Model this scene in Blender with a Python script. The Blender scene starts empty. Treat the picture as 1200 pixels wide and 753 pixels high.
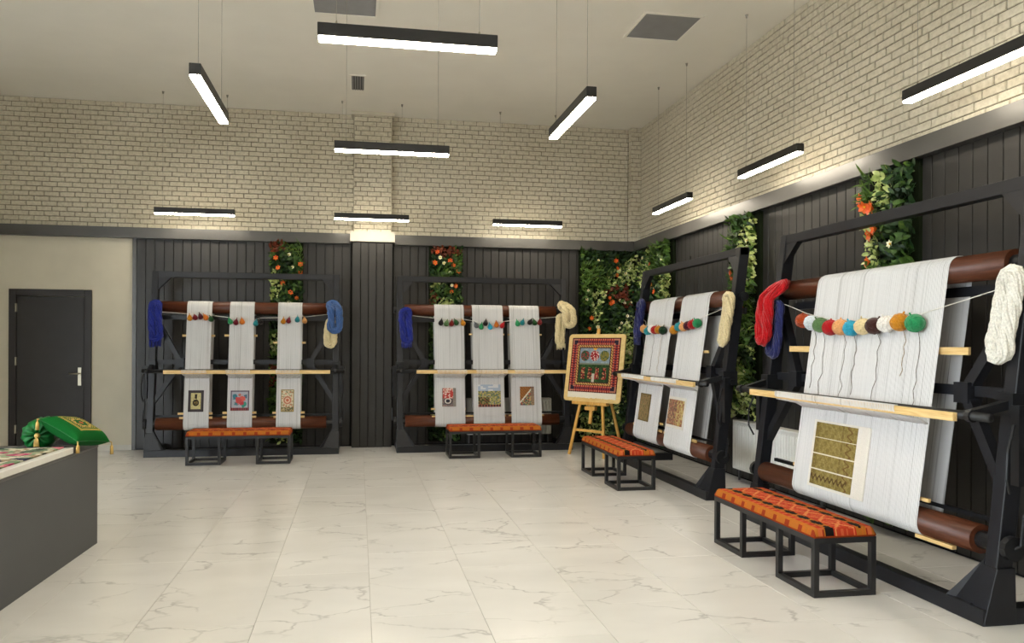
import bpy, bmesh, math, random
from mathutils import Vector, Matrix
random.seed(7)
PI = math.pi
SC = bpy.context.scene
COL = SC.collection

# ------------------------------------------------------------------ camera
F, PX, PY, PSI, ROLL, H = 855.97, 561.0, 402.58, 0.1631, 0.0052, 1.468
cam = bpy.data.cameras.new('camera')
cam.sensor_fit = 'HORIZONTAL'; cam.sensor_width = 36.0; cam.lens = F / 1200 * 36
cam.shift_x = (600 - PX) / 1200; cam.shift_y = (PY - 376.5) / 1200
cam.clip_start = 0.05; cam.clip_end = 200
cob = bpy.data.objects.new('camera', cam); COL.objects.link(cob)
_r = Vector((math.cos(PSI), -math.sin(PSI), 0)); _f = Vector((math.sin(PSI), math.cos(PSI), 0)); _u = Vector((0, 0, 1))
_a = _r * math.cos(ROLL) + _u * math.sin(ROLL); _b = -_r * math.sin(ROLL) + _u * math.cos(ROLL)
cob.matrix_world = Matrix(((_a.x, _b.x, -_f.x, 0), (_a.y, _b.y, -_f.y, 0), (_a.z, _b.z, -_f.z, H), (0, 0, 0, 1)))
SC.camera = cob

# ------------------------------------------------------------------ world, exposure
DAY = 6.0                 # daylight outside the shop front behind the camera
LAMP = 27.0               # radiance of the pendant diffusers
LAMP_COL = (1.0, 0.89, 0.71)
w = bpy.data.worlds.new('world'); SC.world = w; w.use_nodes = True
w.node_tree.nodes['Background'].inputs[0].default_value = (0.86, 0.94, 1.0, 1)
w.node_tree.nodes['Background'].inputs[1].default_value = DAY
vs = SC.view_settings
vs.view_transform = 'Standard'; vs.look = 'None'; vs.gamma = 1; vs.use_curve_mapping = False
vs.exposure = 1.28

# ------------------------------------------------------------------ room numbers
D = 10.58; XR = 4.186; ZC = 4.721; XL = -5.7; YF = -4.2
ZB = 2.875; ZT = 3.015      # ledge bottom / top

# ------------------------------------------------------------------ materials
def lin(c):
    return tuple(((v / 255) / 12.92 if v / 255 <= .04045 else ((v / 255 + .055) / 1.055) ** 2.4) for v in c)
def lin4(c): return (*lin(c), 1)

class NT:
    def __init__(s, name, rough=.6, spec=.4, metal=0):
        s.m = bpy.data.materials.new(name); s.m.use_nodes = True
        s.t = s.m.node_tree; s.n = s.t.nodes; s.b = s.n['Principled BSDF']
        s.b.inputs['Roughness'].default_value = rough
        s.b.inputs['Specular IOR Level'].default_value = spec
        s.b.inputs['Metallic'].default_value = metal
    def node(s, k, **kw):
        x = s.n.new(k)
        for a, v in kw.items(): setattr(x, a, v)
        return x
    def link(s, a, b): s.t.links.new(a, b)
    def col(s, sock):
        if isinstance(sock, tuple): s.b.inputs['Base Color'].default_value = (*sock, 1) if len(sock) == 3 else sock
        else: s.link(sock, s.b.inputs['Base Color'])
    def coord(s, kind='Object', scale=(1, 1, 1)):
        if kind == 'World':
            c = s.node('ShaderNodeNewGeometry').outputs['Position']
        else:
            c = s.node('ShaderNodeTexCoord').outputs[kind]
        mp = s.node('ShaderNodeMapping'); mp.inputs['Scale'].default_value = scale
        s.link(c, mp.inputs[0]); return mp.outputs[0]
    def noise(s, vec, scale=5, detail=3, rough=.5, dist=0):
        n = s.node('ShaderNodeTexNoise'); s.link(vec, n.inputs['Vector'])
        n.inputs['Scale'].default_value = scale; n.inputs['Detail'].default_value = detail
        n.inputs['Roughness'].default_value = rough; n.inputs['Distortion'].default_value = dist
        return n
    def ramp(s, sock, stops):
        r = s.node('ShaderNodeValToRGB'); e = r.color_ramp.elements
        while len(e) > len(stops): e.remove(e[-1])
        while len(e) < len(stops): e.new(1)
        for x, (pos, c) in zip(e, stops): x.position = pos; x.color = c if len(c) == 4 else (*c, 1)
        s.link(sock, r.inputs[0]); return r.outputs[0]
    def mix(s, fac, a, b, mode='MIX'):
        x = s.node('ShaderNodeMix', data_type='RGBA', blend_type=mode)
        for v, i in ((fac, 0), (a, 6), (b, 7)):
            if hasattr(v, 'links'): s.link(v, x.inputs[i])
            else: x.inputs[i].default_value = v if i == 0 else ((*v, 1) if len(v) == 3 else v)
        return x.outputs[2]
    def bump(s, sock, strength=.3, dist=.01):
        b = s.node('ShaderNodeBump'); b.inputs['Strength'].default_value = strength; b.inputs['Distance'].default_value = dist
        s.link(sock, b.inputs['Height']); s.link(b.outputs[0], s.b.inputs['Normal'])

def plain(name, c, rough=.6, spec=.4, var=.12, scale=8, metal=0, bump=0, bscale=60):
    t = NT(name, rough, spec, metal); v = t.coord('World')
    n = t.noise(v, scale, 3)
    a = lin(c); lo = tuple(x * (1 - var) for x in a); hi = tuple(min(1, x * (1 + var)) for x in a)
    t.col(t.ramp(n.outputs[0], [(.3, lo), (.7, hi)]))
    if bump: t.bump(t.noise(v, bscale, 2).outputs[0], bump, .004)
    return t.m

M = {}
M['plaster'] = plain('plaster', (205, 199, 182), .8, .2, .04, 3, bump=.1)
M['ceiling'] = plain('ceiling_paint', (236, 232, 222), .85, .2, .02, 2)
M['black_board'] = plain('charcoal_board', (43, 42, 41), .42, .4, .1, 6, bump=.05)
M['black_gap'] = plain('panel_backing', (24, 24, 25), .8, .2)
M['ledge'] = plain('charcoal_ledge', (74, 73, 71), .33, .5, .08, 4)
M['mortar'] = plain('mortar', (112, 106, 92), .9, .1, .15, 20)
M['skirt'] = plain('skirting_white', (205, 203, 196), .5, .4, .03)
M['door'] = plain('door_dark', (38, 35, 34), .45, .4, .1, 6)
M['door_frame'] = plain('door_frame_dark', (36, 32, 32), .45, .4, .1, 6)
M['steel'] = plain('brushed_steel', (175, 168, 150), .3, .5, .05, 40, metal=1)
M['iron'] = plain('loom_iron_paint', (25, 27, 33), .42, .4, .18, 9, bump=.08, bscale=40)
M['iron2'] = plain('loom_pipe_paint', (22, 24, 28), .4, .4, .2, 15)
M['bench_iron'] = plain('bench_frame_paint', (30, 31, 34), .4, .5, .1, 12)
M['cable'] = plain('cable_grey', (150, 146, 136), .5, .4)
M['lamp_body'] = plain('lamp_body_black', (32, 31, 31), .45, .5, .05)
M['vent_grey'] = plain('vent_grey', (138, 138, 140), .5, .4, .05)
M['vent_dark'] = plain('vent_dark', (70, 70, 74), .6, .3, .05)
M['white_metal'] = plain('radiator_white', (228, 228, 224), .35, .5, .02)
M['pipe'] = plain('pipe_grey', (80, 80, 82), .4, .5)
M['counter'] = plain('counter_grey', (86, 88, 90), .55, .4, .05, 2)
M['counter_top'] = plain('counter_top_grey', (88, 87, 86), .3, .5, .05, 2)
M['slab_white'] = plain('slab_white', (235, 234, 228), .25, .5, .02)
M['pale_ledge'] = plain('pale_ledge', (176, 172, 162), .5, .4, .03)
M['gold'] = plain('gold_thread', (205, 168, 92), .45, .5, .25, 60, bump=.3, bscale=150)
M['green_velvet'] = plain('green_velvet', (8, 92, 36), .5, .3, .35, 14)
M['white_frame'] = plain('shopfront_frame', (60, 60, 62), .5, .4)
M['pave'] = plain('pavement_grey', (150, 148, 145), .8, .2)
M['string'] = plain('white_string', (220, 218, 210), .8, .1)
M['dark_thread'] = plain('dark_thread', (112, 104, 96), .8, .1)
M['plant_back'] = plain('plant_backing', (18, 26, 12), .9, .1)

def wood(name, c1, c2, sc=(3, 3, 40), rough=.5):
    t = NT(name, rough, .4); v = t.coord('Object', sc); n = t.noise(v, 3, 5, .6, .6)
    c = t.ramp(n.outputs[0], [(.3, lin(c1)), (.7, lin(c2))]); t.col(c); t.bump(n.outputs[0], .12, .003)
    return t.m
M['roller'] = wood('roller_brown_wood', (68, 34, 20), (100, 54, 32), (1.5, 18, 18), .36)
M['pale_wood'] = wood('pale_pine_wood', (206, 168, 104), (236, 208, 150), (2, 30, 30), .5)
M['easel_wood'] = wood('easel_pine', (196, 146, 66), (226, 180, 100), (12, 12, 2), .5)
M['ply'] = wood('display_board_ply', (208, 176, 110), (228, 200, 138), (3, 3, 10), .5)

# brick
t = NT('grey_brick', .75, .3); v = t.coord('World')
n = t.noise(v, 1.1, 2); n2 = t.noise(v, 28, 4, .6)
c = t.ramp(n.outputs[0], [(.3, lin((204, 196, 176))), (.7, lin((219, 212, 194)))])
c2 = t.ramp(n2.outputs[0], [(.25, lin((200, 196, 186))), (.6, (1, 1, 1))])
t.col(t.mix(.6, c, c2, 'MULTIPLY')); t.bump(n2.outputs[0], .25, .004); M['brick'] = t.m

# marble tile
t = NT('marble_tile', .2, .45); oi = t.node('ShaderNodeObjectInfo')
va = t.node('ShaderNodeVectorMath', operation='MULTIPLY_ADD')
cmb = t.node('ShaderNodeCombineXYZ')
for i in range(3):
    mm = t.node('ShaderNodeMath', operation='MULTIPLY'); t.link(oi.outputs['Random'], mm.inputs[0]); mm.inputs[1].default_value = (37.3, 91.7, 53.1)[i]
    t.link(mm.outputs[0], cmb.inputs[i])
tc = t.node('ShaderNodeTexCoord')
add = t.node('ShaderNodeVectorMath', operation='ADD'); t.link(tc.outputs['Object'], add.inputs[0]); t.link(cmb.outputs[0], add.inputs[1])
rot = t.node('ShaderNodeMapping'); rot.inputs['Rotation'].default_value = (0, 0, .5); rot.inputs['Scale'].default_value = (1, 2.0, 1); t.link(add.outputs[0], rot.inputs[0])
nd = t.noise(rot.outputs[0], 2.2, 4, .6)
dsp = t.node('ShaderNodeVectorMath', operation='MULTIPLY_ADD'); t.link(nd.outputs['Color'], dsp.inputs[0]); dsp.inputs[1].default_value = (.55, .55, .55); t.link(rot.outputs[0], dsp.inputs[2])
vo = t.node('ShaderNodeTexVoronoi', feature='DISTANCE_TO_EDGE'); vo.inputs['Scale'].default_value = 1.15; t.link(dsp.outputs[0], vo.inputs['Vector'])
vein = t.ramp(vo.outputs[0], [(0, (1, 1, 1)), (.006, (.8, .8, .8)), (.02, (.0, .0, .0))])
msk = t.ramp(t.noise(rot.outputs[0], 1.7, 2).outputs[0], [(.42, (0, 0, 0)), (.6, (1, 1, 1))])
f1 = t.mix(1.0, vein, msk, 'MULTIPLY')
cl = t.ramp(t.noise(rot.outputs[0], 1.3, 3).outputs[0], [(.3, lin((221, 220, 217))), (.7, lin((231, 230, 227)))])
fm = t.node('ShaderNodeMath', operation='MULTIPLY'); t.link(f1, fm.inputs[0]); fm.inputs[1].default_value = .42
t.col(t.mix(fm.outputs[0], cl, lin((120, 120, 122)))); M['marble'] = t.m
M['grout'] = plain('grout', (176, 174, 168), .8, .2)

# warp cloth / thread
def warpmat(name, lo, hi, sc):
    t = NT(name, .75, .2); v = t.coord('Object', (sc, .35, .35)); n = t.noise(v, 1.0, 3, .7)
    t.col(t.ramp(n.outputs[0], [(.28, lin(lo)), (.44, lin(hi)), (1, lin(hi))])); return t.m
M['warp'] = warpmat('warp_cotton', (92, 91, 90), (188, 188, 189), 55)
M['warp_thread'] = warpmat('warp_thread_cotton', (150, 149, 147), (226, 226, 226), 45)

# colour-attribute textile (woven design)
def textile(name, rough=.85, bscale=260):
    t = NT(name, rough, .15); a = t.node('ShaderNodeAttribute'); a.attribute_name = 'col'
    v = t.coord('Object'); n = t.noise(v, bscale, 2)
    sh = t.ramp(n.outputs[0], [(.25, (.78, .78, .78)), (.7, (1, 1, 1))])
    t.col(t.mix(1.0, a.outputs['Color'], sh, 'MULTIPLY')); t.bump(n.outputs[0], .3, .002); return t.m
M['textile'] = textile('woven_textile')

_y = {}
def yarn(c, fuzzy=True):
    if c in _y: return _y[c]
    t = NT('wool_yarn', .95, .1); v = t.coord('Object'); n = t.noise(v, 90, 3, .6, .5)
    a = lin(c); t.col(t.ramp(n.outputs[0], [(.25, tuple(x * .62 for x in a)), (.65, a)])); t.bump(n.outputs[0], .5, .004)
    try: t.b.inputs['Sheen Weight'].default_value = .3
    except Exception: pass
    _y[c] = t.m; return t.m

def leafmat(name, c1, c2, c3=None):
    t = NT(name, .5, .4); v = t.coord('World'); n = t.noise(v, 14, 2)
    st = [(.3, lin(c1)), (.6, lin(c2))]
    if c3: st.append((.72, lin(c3)))
    t.col(t.ramp(n.outputs[0], st))
    try: t.b.inputs['Subsurface Weight'].default_value = 0
    except Exception: pass
    return t.m
M['leaf_mid'] = leafmat('leaf_mid_green', (32, 58, 22), (70, 102, 40), (116, 138, 60))
M['leaf_dark'] = leafmat('leaf_dark_green', (14, 34, 16), (32, 62, 28), (48, 76, 36))
M['leaf_pale'] = leafmat('leaf_pale_variegated', (136, 158, 76), (196, 206, 132), (230, 232, 196))
M['leaf_blade'] = leafmat('leaf_blade_green', (46, 80, 28), (90, 122, 44), (138, 152, 66))
M['leaf_red'] = leafmat('leaf_russet', (86, 34, 22), (130, 58, 34), (70, 70, 34))
M['petal_orange'] = leafmat('petal_orange', (214, 74, 26), (240, 116, 46))
M['petal_white'] = leafmat('petal_cream', (226, 226, 176), (246, 244, 214))
M['flower_eye'] = plain('flower_centre', (222, 176, 48), .7, .2)

t = NT('lamp_diffuser', .5, .3); t.col((.9, .9, .88))
t.b.inputs['Emission Color'].default_value = (*LAMP_COL, 1); t.b.inputs['Emission Strength'].default_value = LAMP; M['diffuser'] = t.m
m = bpy.data.materials.new('window_glass'); m.use_nodes = True; nt = m.node_tree; nt.nodes.clear()
o_ = nt.nodes.new('ShaderNodeOutputMaterial'); mx = nt.nodes.new('ShaderNodeMixShader'); tr = nt.nodes.new('ShaderNodeBsdfTransparent'); gl = nt.nodes.new('ShaderNodeBsdfGlossy')
gl.inputs['Roughness'].default_value = .02; mx.inputs[0].default_value = .06
nt.links.new(tr.outputs[0], mx.inputs[1]); nt.links.new(gl.outputs[0], mx.inputs[2]); nt.links.new(mx.outputs[0], o_.inputs[0]); M['glass'] = m

# ------------------------------------------------------------------ mesh helpers
class MB:
    def __init__(s): s.v = []; s.f = []; s.c = []
    def quadbox(s, P):            # 8 points, bottom 4 then top 4
        k = len(s.v); s.v += [tuple(p) for p in P]
        for f in ((0, 3, 2, 1), (4, 5, 6, 7), (0, 1, 5, 4), (1, 2, 6, 5), (2, 3, 7, 6), (3, 0, 4, 7)):
            s.f.append(tuple(k + i for i in f))
        return s
    def box(s, x0, x1, y0, y1, z0, z1):
        return s.quadbox([(x0, y0, z0), (x1, y0, z0), (x1, y1, z0), (x0, y1, z0), (x0, y0, z1), (x1, y0, z1), (x1, y1, z1), (x0, y1, z1)])
    def bar(s, a, b, w, h, up=(0, 0, 1)):
        a = Vector(a); b = Vector(b); d = (b - a).normalized(); up = Vector(up)
        if abs(d.dot(up)) > .97: up = Vector((0, 1, 0))
        x = d.cross(up).normalized(); y = x.cross(d).normalized(); x *= w / 2; y *= h / 2
        return s.quadbox([a - x - y, a + x - y, a + x + y, a - x + y, b - x - y, b + x - y, b + x + y, b - x + y])
    def prism(s, pts, off):       # polygon (3-D points) extruded by vector off
        k = len(s.v); n = len(pts); off = Vector(off)
        s.v += [tuple(p) for p in pts] + [tuple(Vector(p) + off) for p in pts]
        s.f.append(tuple(range(k + n - 1, k - 1, -1))); s.f.append(tuple(range(k + n, k + 2 * n)))
        for i in range(n):
            j = (i + 1) % n; s.f.append((k + i, k + j, k + n + j, k + n + i))
        return s
    def tube(s, pts, r, n=8, closed=False, cap=True):
        pts = [Vector(p) for p in pts]; N = len(pts); k = len(s.v); prev = None
        rr = r if isinstance(r, (list, tuple)) else [r] * N
        for i, p in enumerate(pts):
            if closed: d = pts[(i + 1) % N] - pts[i - 1]
            else: d = pts[min(i + 1, N - 1)] - pts[max(i - 1, 0)]
            d.normalize()
            if prev is None:
                u = Vector((0, 0, 1)) if abs(d.z) < .9 else Vector((1, 0, 0))
                x = d.cross(u).normalized()
            else:
                x = (prev - d * prev.dot(d)); x = x.normalized() if x.length > 1e-6 else d.orthogonal().normalized()
            prev = x; y = d.cross(x)
            for j in range(n):
                a = 2 * PI * j / n; q = p + (x * math.cos(a) + y * math.sin(a)) * rr[i]; s.v.append(tuple(q))
        M_ = N if closed else N - 1
        for i in range(M_):
            i2 = (i + 1) % N
            for j in range(n):
                j2 = (j + 1) % n; s.f.append((k + i * n + j, k + i * n + j2, k + i2 * n + j2, k + i2 * n + j))
        if cap and not closed:
            s.f.append(tuple(k + j for j in range(n - 1, -1, -1))); s.f.append(tuple(k + (N - 1) * n + j for j in range(n)))
        return s
    def lathe(s, prof, n=16, org=(0, 0, 0), noise=0):
        k = len(s.v); o = Vector(org)
        for r, z in prof:
            for j in range(n):
                a = 2 * PI * j / n; q = r * (1 + noise * (random.random() - .5)); s.v.append((o.x + q * math.cos(a), o.y + q * math.sin(a), o.z + z))
        for i in range(len(prof) - 1):
            for j in range(n):
                j2 = (j + 1) % n; s.f.append((k + i * n + j, k + i * n + j2, k + (i + 1) * n + j2, k + (i + 1) * n + j))
        s.f.append(tuple(k + j for j in range(n - 1, -1, -1))); e = k + (len(prof) - 1) * n; s.f.append(tuple(e + j for j in range(n)))
        return s
    def mesh(s, name, mat, smooth=False):
        me = bpy.data.meshes.new(name); me.from_pydata(s.v, [], s.f); me.materials.append(mat)
        if s.c:
            at = me.attributes.new('col', 'FLOAT_COLOR', 'CORNER'); buf = []
            for f, c in zip(s.f, s.c): buf += list((*c, 1)) * len(f)
            at.data.foreach_set('color', buf)
        if smooth: me.polygons.foreach_set('use_smooth', [True] * len(me.polygons))
        me.update(); return me
    def build(s, name, mat, parent=None, smooth=False, loc=None):
        return obj(name, s.mesh(name, mat, smooth), parent, loc)

def obj(name, me, parent=None, loc=None):
    o = bpy.data.objects.new(name, me); COL.objects.link(o)
    if parent: o.parent = parent
    if loc: o.location = loc
    return o
def tag(o, label, cat, group=None):
    o['label'] = label; o['category'] = cat
    if group: o['group'] = group
    return o
def struct(o, label, cat): o['kind'] = 'structure'; return tag(o, label, cat)
def stuff(o): o['kind'] = 'stuff'; return o
def empty(name, loc=(0, 0, 0), rz=0):
    o = bpy.data.objects.new(name, None); COL.objects.link(o); o.location = loc; o.rotation_euler = (0, 0, rz); o.empty_display_size = .1; return o
def smooth_bevel(o, w=.004, seg=2):
    b = o.modifiers.new('bevel', 'BEVEL'); b.width = w; b.segments = seg; b.limit_method = 'ANGLE'; return o
def ray(x, y):
    cr, sr = math.cos(ROLL), math.sin(ROLL); du, dv = x - PX, y - PY
    u = (du * cr + dv * sr) / F; v = (-du * sr + dv * cr) / F; c, s = math.cos(PSI), math.sin(PSI)
    return Vector((u * c + s, -u * s + c, -v))
def project(P):
    c, s = math.cos(PSI), math.sin(PSI); xc = P[0] * c - P[1] * s; zc = P[0] * s + P[1] * c
    if zc < .1: return None
    return PX + F * xc / zc, PY + F * (H - P[2]) / zc, zc

# ------------------------------------------------------------------ structure: floor
fl = struct(MB().box(XL, XR + .1, YF, D + .1, -.15, -.004).build('floor', M['grout']), 'white marble look tiled floor with fine grey veins', 'floor')
def tile_mesh(wx, wy):
    g = .0012; ch = .0012; b = MB(); x, y = wx / 2 - g, wy / 2 - g
    k = 0; b.v = [(-x, -y, -.004), (x, -y, -.004), (x, y, -.004), (-x, y, -.004), (-x, -y, -ch), (x, -y, -ch), (x, y, -ch), (-x, y, -ch),
                  (-x + ch, -y + ch, 0), (x - ch, -y + ch, 0), (x - ch, y - ch, 0), (-x + ch, y - ch, 0)]
    for i in range(4):
        j = (i + 1) % 4; b.f.append((i, j, 4 + j, 4 + i)); b.f.append((4 + i, 4 + j, 8 + j, 8 + i))
    b.f.append((8, 9, 10, 11)); return b.mesh('tile', M['marble'])
# joint offsets (metres) read per column of tiles; columns start at X0 + 0.6 k
X0 = -1.127
offs = {-1: 3.9465, 0: 3.9444, 1: 4.7467, 2: 3.9465, 3: 3.5523, 4: 3.9592, 5: 3.5722}
cache = {}
def tile(x0, x1, y0, y1):
    key = (round(x1 - x0, 3), round(y1 - y0, 3))
    if key not in cache: cache[key] = tile_mesh(*key)
    obj('tile', cache[key], fl, ((x0 + x1) / 2, (y0 + y1) / 2, 0))
k = math.floor((XL - X0) / .6)
while X0 + .6 * k < XR:
    x0 = max(XL, X0 + .6 * k); x1 = min(XR, X0 + .6 * (k + 1))
    off = offs.get(k, (k * .4 + 3.5)) % 1.2
    y = off - 1.2 * math.ceil((off - YF) / 1.2)
    while y < D:
        y0 = max(y, YF); y1 = min(y + 1.2, D)
        if x1 - x0 > .02 and y1 - y0 > .02: tile(x0, x1, y0, y1)
        y += 1.2
    k += 1

# ------------------------------------------------------------------ structure: shell
struct(MB().box(XL - .2, XR + .2, YF - .2, D + .2, ZC, ZC + .2).build('ceiling', M['ceiling']), 'plain off white painted ceiling', 'ceiling')
wb = struct(MB().box(XL - .2, XR + .2, D, D + .2, -.15, ZC).build('wall_back', M['plaster']), 'back wall of charcoal boards and grey brick, with beige plaster by the door', 'wall')
wr = struct(MB().box(XR, XR + .2, YF - .2, D, -.15, ZC).build('wall_right', M['mortar']), 'long side wall of charcoal boards below grey brick', 'wall')
# front wall behind the camera; glazed shop front in the side wall opposite the looms
struct(MB().box(XL, XR, YF - .2, YF, -.15, ZC).build('wall_front', M['plaster']), 'plain beige plaster wall facing the looms on the back wall', 'wall')
OY0, OY1, OZ0, OZ = -3.6, 4.0, .12, 3.3
wlb = MB(); wlb.box(XL - .2, XL, YF - .2, OY0, -.15, ZC); wlb.box(XL - .2, XL, OY1, D, -.15, ZC); wlb.box(XL - .2, XL, OY0, OY1, OZ, ZC); wlb.box(XL - .2, XL, OY0, OY1, -.15, OZ0)
wl = struct(wlb.build('wall_left', M['plaster']), 'beige plaster side wall around the glazed shop front', 'wall')
win = struct(empty('window_1', (XL - .1, 0, 0)), 'wide glazed shop front with dark frame', 'window')
for i in range(5):
    y = OY0 + .04 + (OY1 - OY0 - .08) * i / 4
    MB().box(-.05, .05, y - .04, y + .04, OZ0, OZ).build('mullion', M['white_frame'], win)
for z in (OZ0, OZ - .08):
    for i in range(4):
        y = OY0 + .04 + (OY1 - OY0 - .08) * i / 4; MB().box(-.045, .045, y + .04, y + (OY1 - OY0 - .08) / 4 - .04, z, z + .08).build('rail', M['white_frame'], win)
for i in range(4):
    y = OY0 + .04 + (OY1 - OY0 - .08) * i / 4; MB().box(-.006, .006, y + .04, y + (OY1 - OY0 - .08) / 4 - .04, OZ0 + .08, OZ - .08).build('pane', M['glass'], win)
struct(MB().box(XL - 30, XL - .2, -25, 25, -.25, -.1).build('ground', M['pave']), 'grey pavement outside the shop front', 'ground')

# boards
def boards(parent, along, a0, a1, face, z0, z1, w=.12, depth=.018):
    """vertical boards; along='x' on the back wall (face = y of wall) or 'y' on the right wall (face = x)."""
    n = max(1, round((a1 - a0) / w)); w = (a1 - a0) / n; g = .0045; c = .0015
    b = MB(); h = w / 2 - g
    pr = [(-h, 0), (-h, depth - c), (-h + c, depth), (h - c, depth), (h, depth - c), (h, 0)]
    pts = [((p[0], -p[1], 0) if along == 'x' else (-p[1], -p[0], 0)) for p in pr]
    b.prism(pts[::-1], (0, 0, z1 - z0)); me = b.mesh('board', M['black_board'])
    for i in range(n):
        q = a0 + w * (i + .5)
        obj('board', me, parent, (q, face, z0) if along == 'x' else (face, q, z0))
MB().box(-3.03, XR, D - .004, D + .01, 0, ZB + .02).build('panel_backing', M['black_gap'], wb)
MB().box(XR - .004, XR + .01, -1.0, D - .004, 0, ZB + .02).build('panel_backing', M['black_gap'], wr)
boards(wb, 'x', -2.985, -.115, D - .004, .02, ZB + .01)
boards(wb, 'x', .49, XR - .02, D - .004, .02, ZB + .01)
boards(wr, 'y', .55, D - .02, XR - .004, .02, ZB + .01)
MB().box(-3.035, -2.985, D - .03, D, 0, ZB).build('end_post', M['ledge'], wb)
# pilaster in the back wall
CX0, CX1, CY = -.078, .455, D - .16
pil = MB().box(CX0 + .012, CX1 - .012, CY + .012, D, ZT, ZC).build('pilaster', M['mortar'], wb)
MB().box(CX0 + .004, CX1 - .004, CY + .004, D, 0, ZT).build('pilaster_core', M['black_gap'], wb)
boards(pil, 'x', CX0 - .008, CX1 + .008, CY + .004, .0, ZB + .01)
for sx, x in ((-1, CX0 + .004), (1, CX1 - .004)): MB().box(x - (.018 if sx < 0 else 0), x + (.018 if sx > 0 else 0), CY - .0, D - .02, 0, ZB + .01).build('side_board', M['black_board'], pil)
MB().box(CX0 - .035, CX1 + .035, CY - .035, D, ZC - .045, ZC).build('cap_moulding', M['plaster'], pil)
# corner pier
PX0, PY0 = 4.02, D - .13
pier = MB().box(PX0 + .012, XR, PY0 + .012, D, ZT, ZC).build('pilaster', M['mortar'], wb)

# ledges
tb = MB(); tb.box(XL, CX0 - .045, D - .1, D, ZB, ZT); o = tb.build('trim_1', M['ledge']); struct(o, 'charcoal ledge along the back wall between the door side and the pilaster', 'ledge')
o = MB().box(CX1 + .045, XR - .1, D - .1, D, ZB, ZT).build('trim_2', M['ledge']); struct(o, 'charcoal ledge along the back wall between the pilaster and the corner', 'ledge')
o = MB().box(XR - .1, XR, -1.0, D, ZB, ZT).build('trim_3', M['ledge']); struct(o, 'long charcoal ledge along the side wall', 'ledge')
o = MB().box(CX0 - .045, CX1 + .045, CY - .045, D, ZB + .02, ZT + .02).build('trim_4', M['pale_ledge']); struct(o, 'white ledge wrapped around the pilaster', 'ledge')
o = MB().box(XL, -3.035, D - .018, D, 0, .07).build('baseboard_back', M['skirt']); struct(o, 'low white skirting under the beige plaster', 'skirting')

# bricks
BW, BH = .19, (ZC - ZT) / 26
def brick_pts(l, h, dep):
    g = .0035; c = .004; x = l / 2 - g; z = h / 2 - g
    return [(-x, 0, -z), (x, 0, -z), (x, 0, z), (-x, 0, z), (-x, -dep + c, -z), (x, -dep + c, -z), (x, -dep + c, z), (-x, -dep + c, z),
            (-x + c, -dep, -z + c), (x - c, -dep, -z + c), (x - c, -dep, z - c), (-x + c, -dep, z - c)]
BF = []
for i in range(4):
    j = (i + 1) % 4; BF += [(i, j, 4 + j, 4 + i), (4 + i, 4 + j, 8 + j, 8 + i)]
BF.append((8, 9, 10, 11))
def bricks(parent, a0, a1, place, nind, vis=None, z0=ZT):
    """place(a, dep) -> (x, y, rotz); a runs along the wall."""
    lst = []
    for r in range(26):
        z = z0 + BH * (r + .5); off = (0, .095, .03, .125)[r % 4]
        a = a0 - BW + off
        while a < a1:
            s, e = max(a, a0), min(a + BW, a1)
            if e - s > .009: lst.append(((s + e) / 2, e - s, z, random.uniform(-.0025, .0025)))
            a += BW
    def size(b):
        x, y, rz = place(b[0], 0); q = project((x, y, b[2]))
        if not q or not (-5 < q[0] < 1205 and -5 < q[1] < 758): return 1e9
        return q[2]
    lst.sort(key=size)
    rng = {}
    for b in lst[:nind]:
        key = round(b[1], 2)
        if key not in rng:
            m_ = MB(); m_.v = brick_pts(b[1], BH, .012); m_.f = list(BF); rng[key] = m_.mesh('brick', M['brick'])
        x, y, rz = place(b[0], b[3]); o = obj('brick', rng[key], parent, (x, y, b[2])); o.rotation_euler = (0, 0, rz)
    m_ = MB()
    for b in lst[nind:]:
        x, y, rz = place(b[0], b[3]); c, s = math.cos(rz), math.sin(rz); k = len(m_.v)
        for p in brick_pts(b[1], BH, .012): m_.v.append((x + p[0] * c - p[1] * s, y + p[0] * s + p[1] * c, b[2] + p[2]))
        m_.f += [tuple(k + i for i in f) for f in BF]
    if m_.v: stuff(m_.build('brickwork', M['brick'], parent))
MB().box(XL, XR, D - .002, D + .01, ZT, ZC).build('mortar_bed', M['mortar'], wb)
bricks(wb, XL, CX0, lambda a, d: (a, D - .002 + d, 0), 150)
bricks(wb, CX1, PX0, lambda a, d: (a, D - .002 + d, 0), 150)
bricks(wr, -1.0, PY0, lambda a, d: (XR + d, a, -PI / 2), 300)
bricks(pil, CX0, CX1, lambda a, d: (a, CY + .012 + d, 0), 0)
bricks(pil, CY + .012, D - .012, lambda a, d: (CX0 + .012 + d, a, -PI / 2), 0)
bricks(pil, CY + .012, D - .012, lambda a, d: (CX1 - .012 - d, a, PI / 2), 0)
bricks(pier, PX0, XR, lambda a, d: (a, PY0 + .012 + d, 0), 0)
bricks(pier, PY0 + .012, D - .012, lambda a, d: (PX0 + .012 + d, a, -PI / 2), 0)

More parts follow.
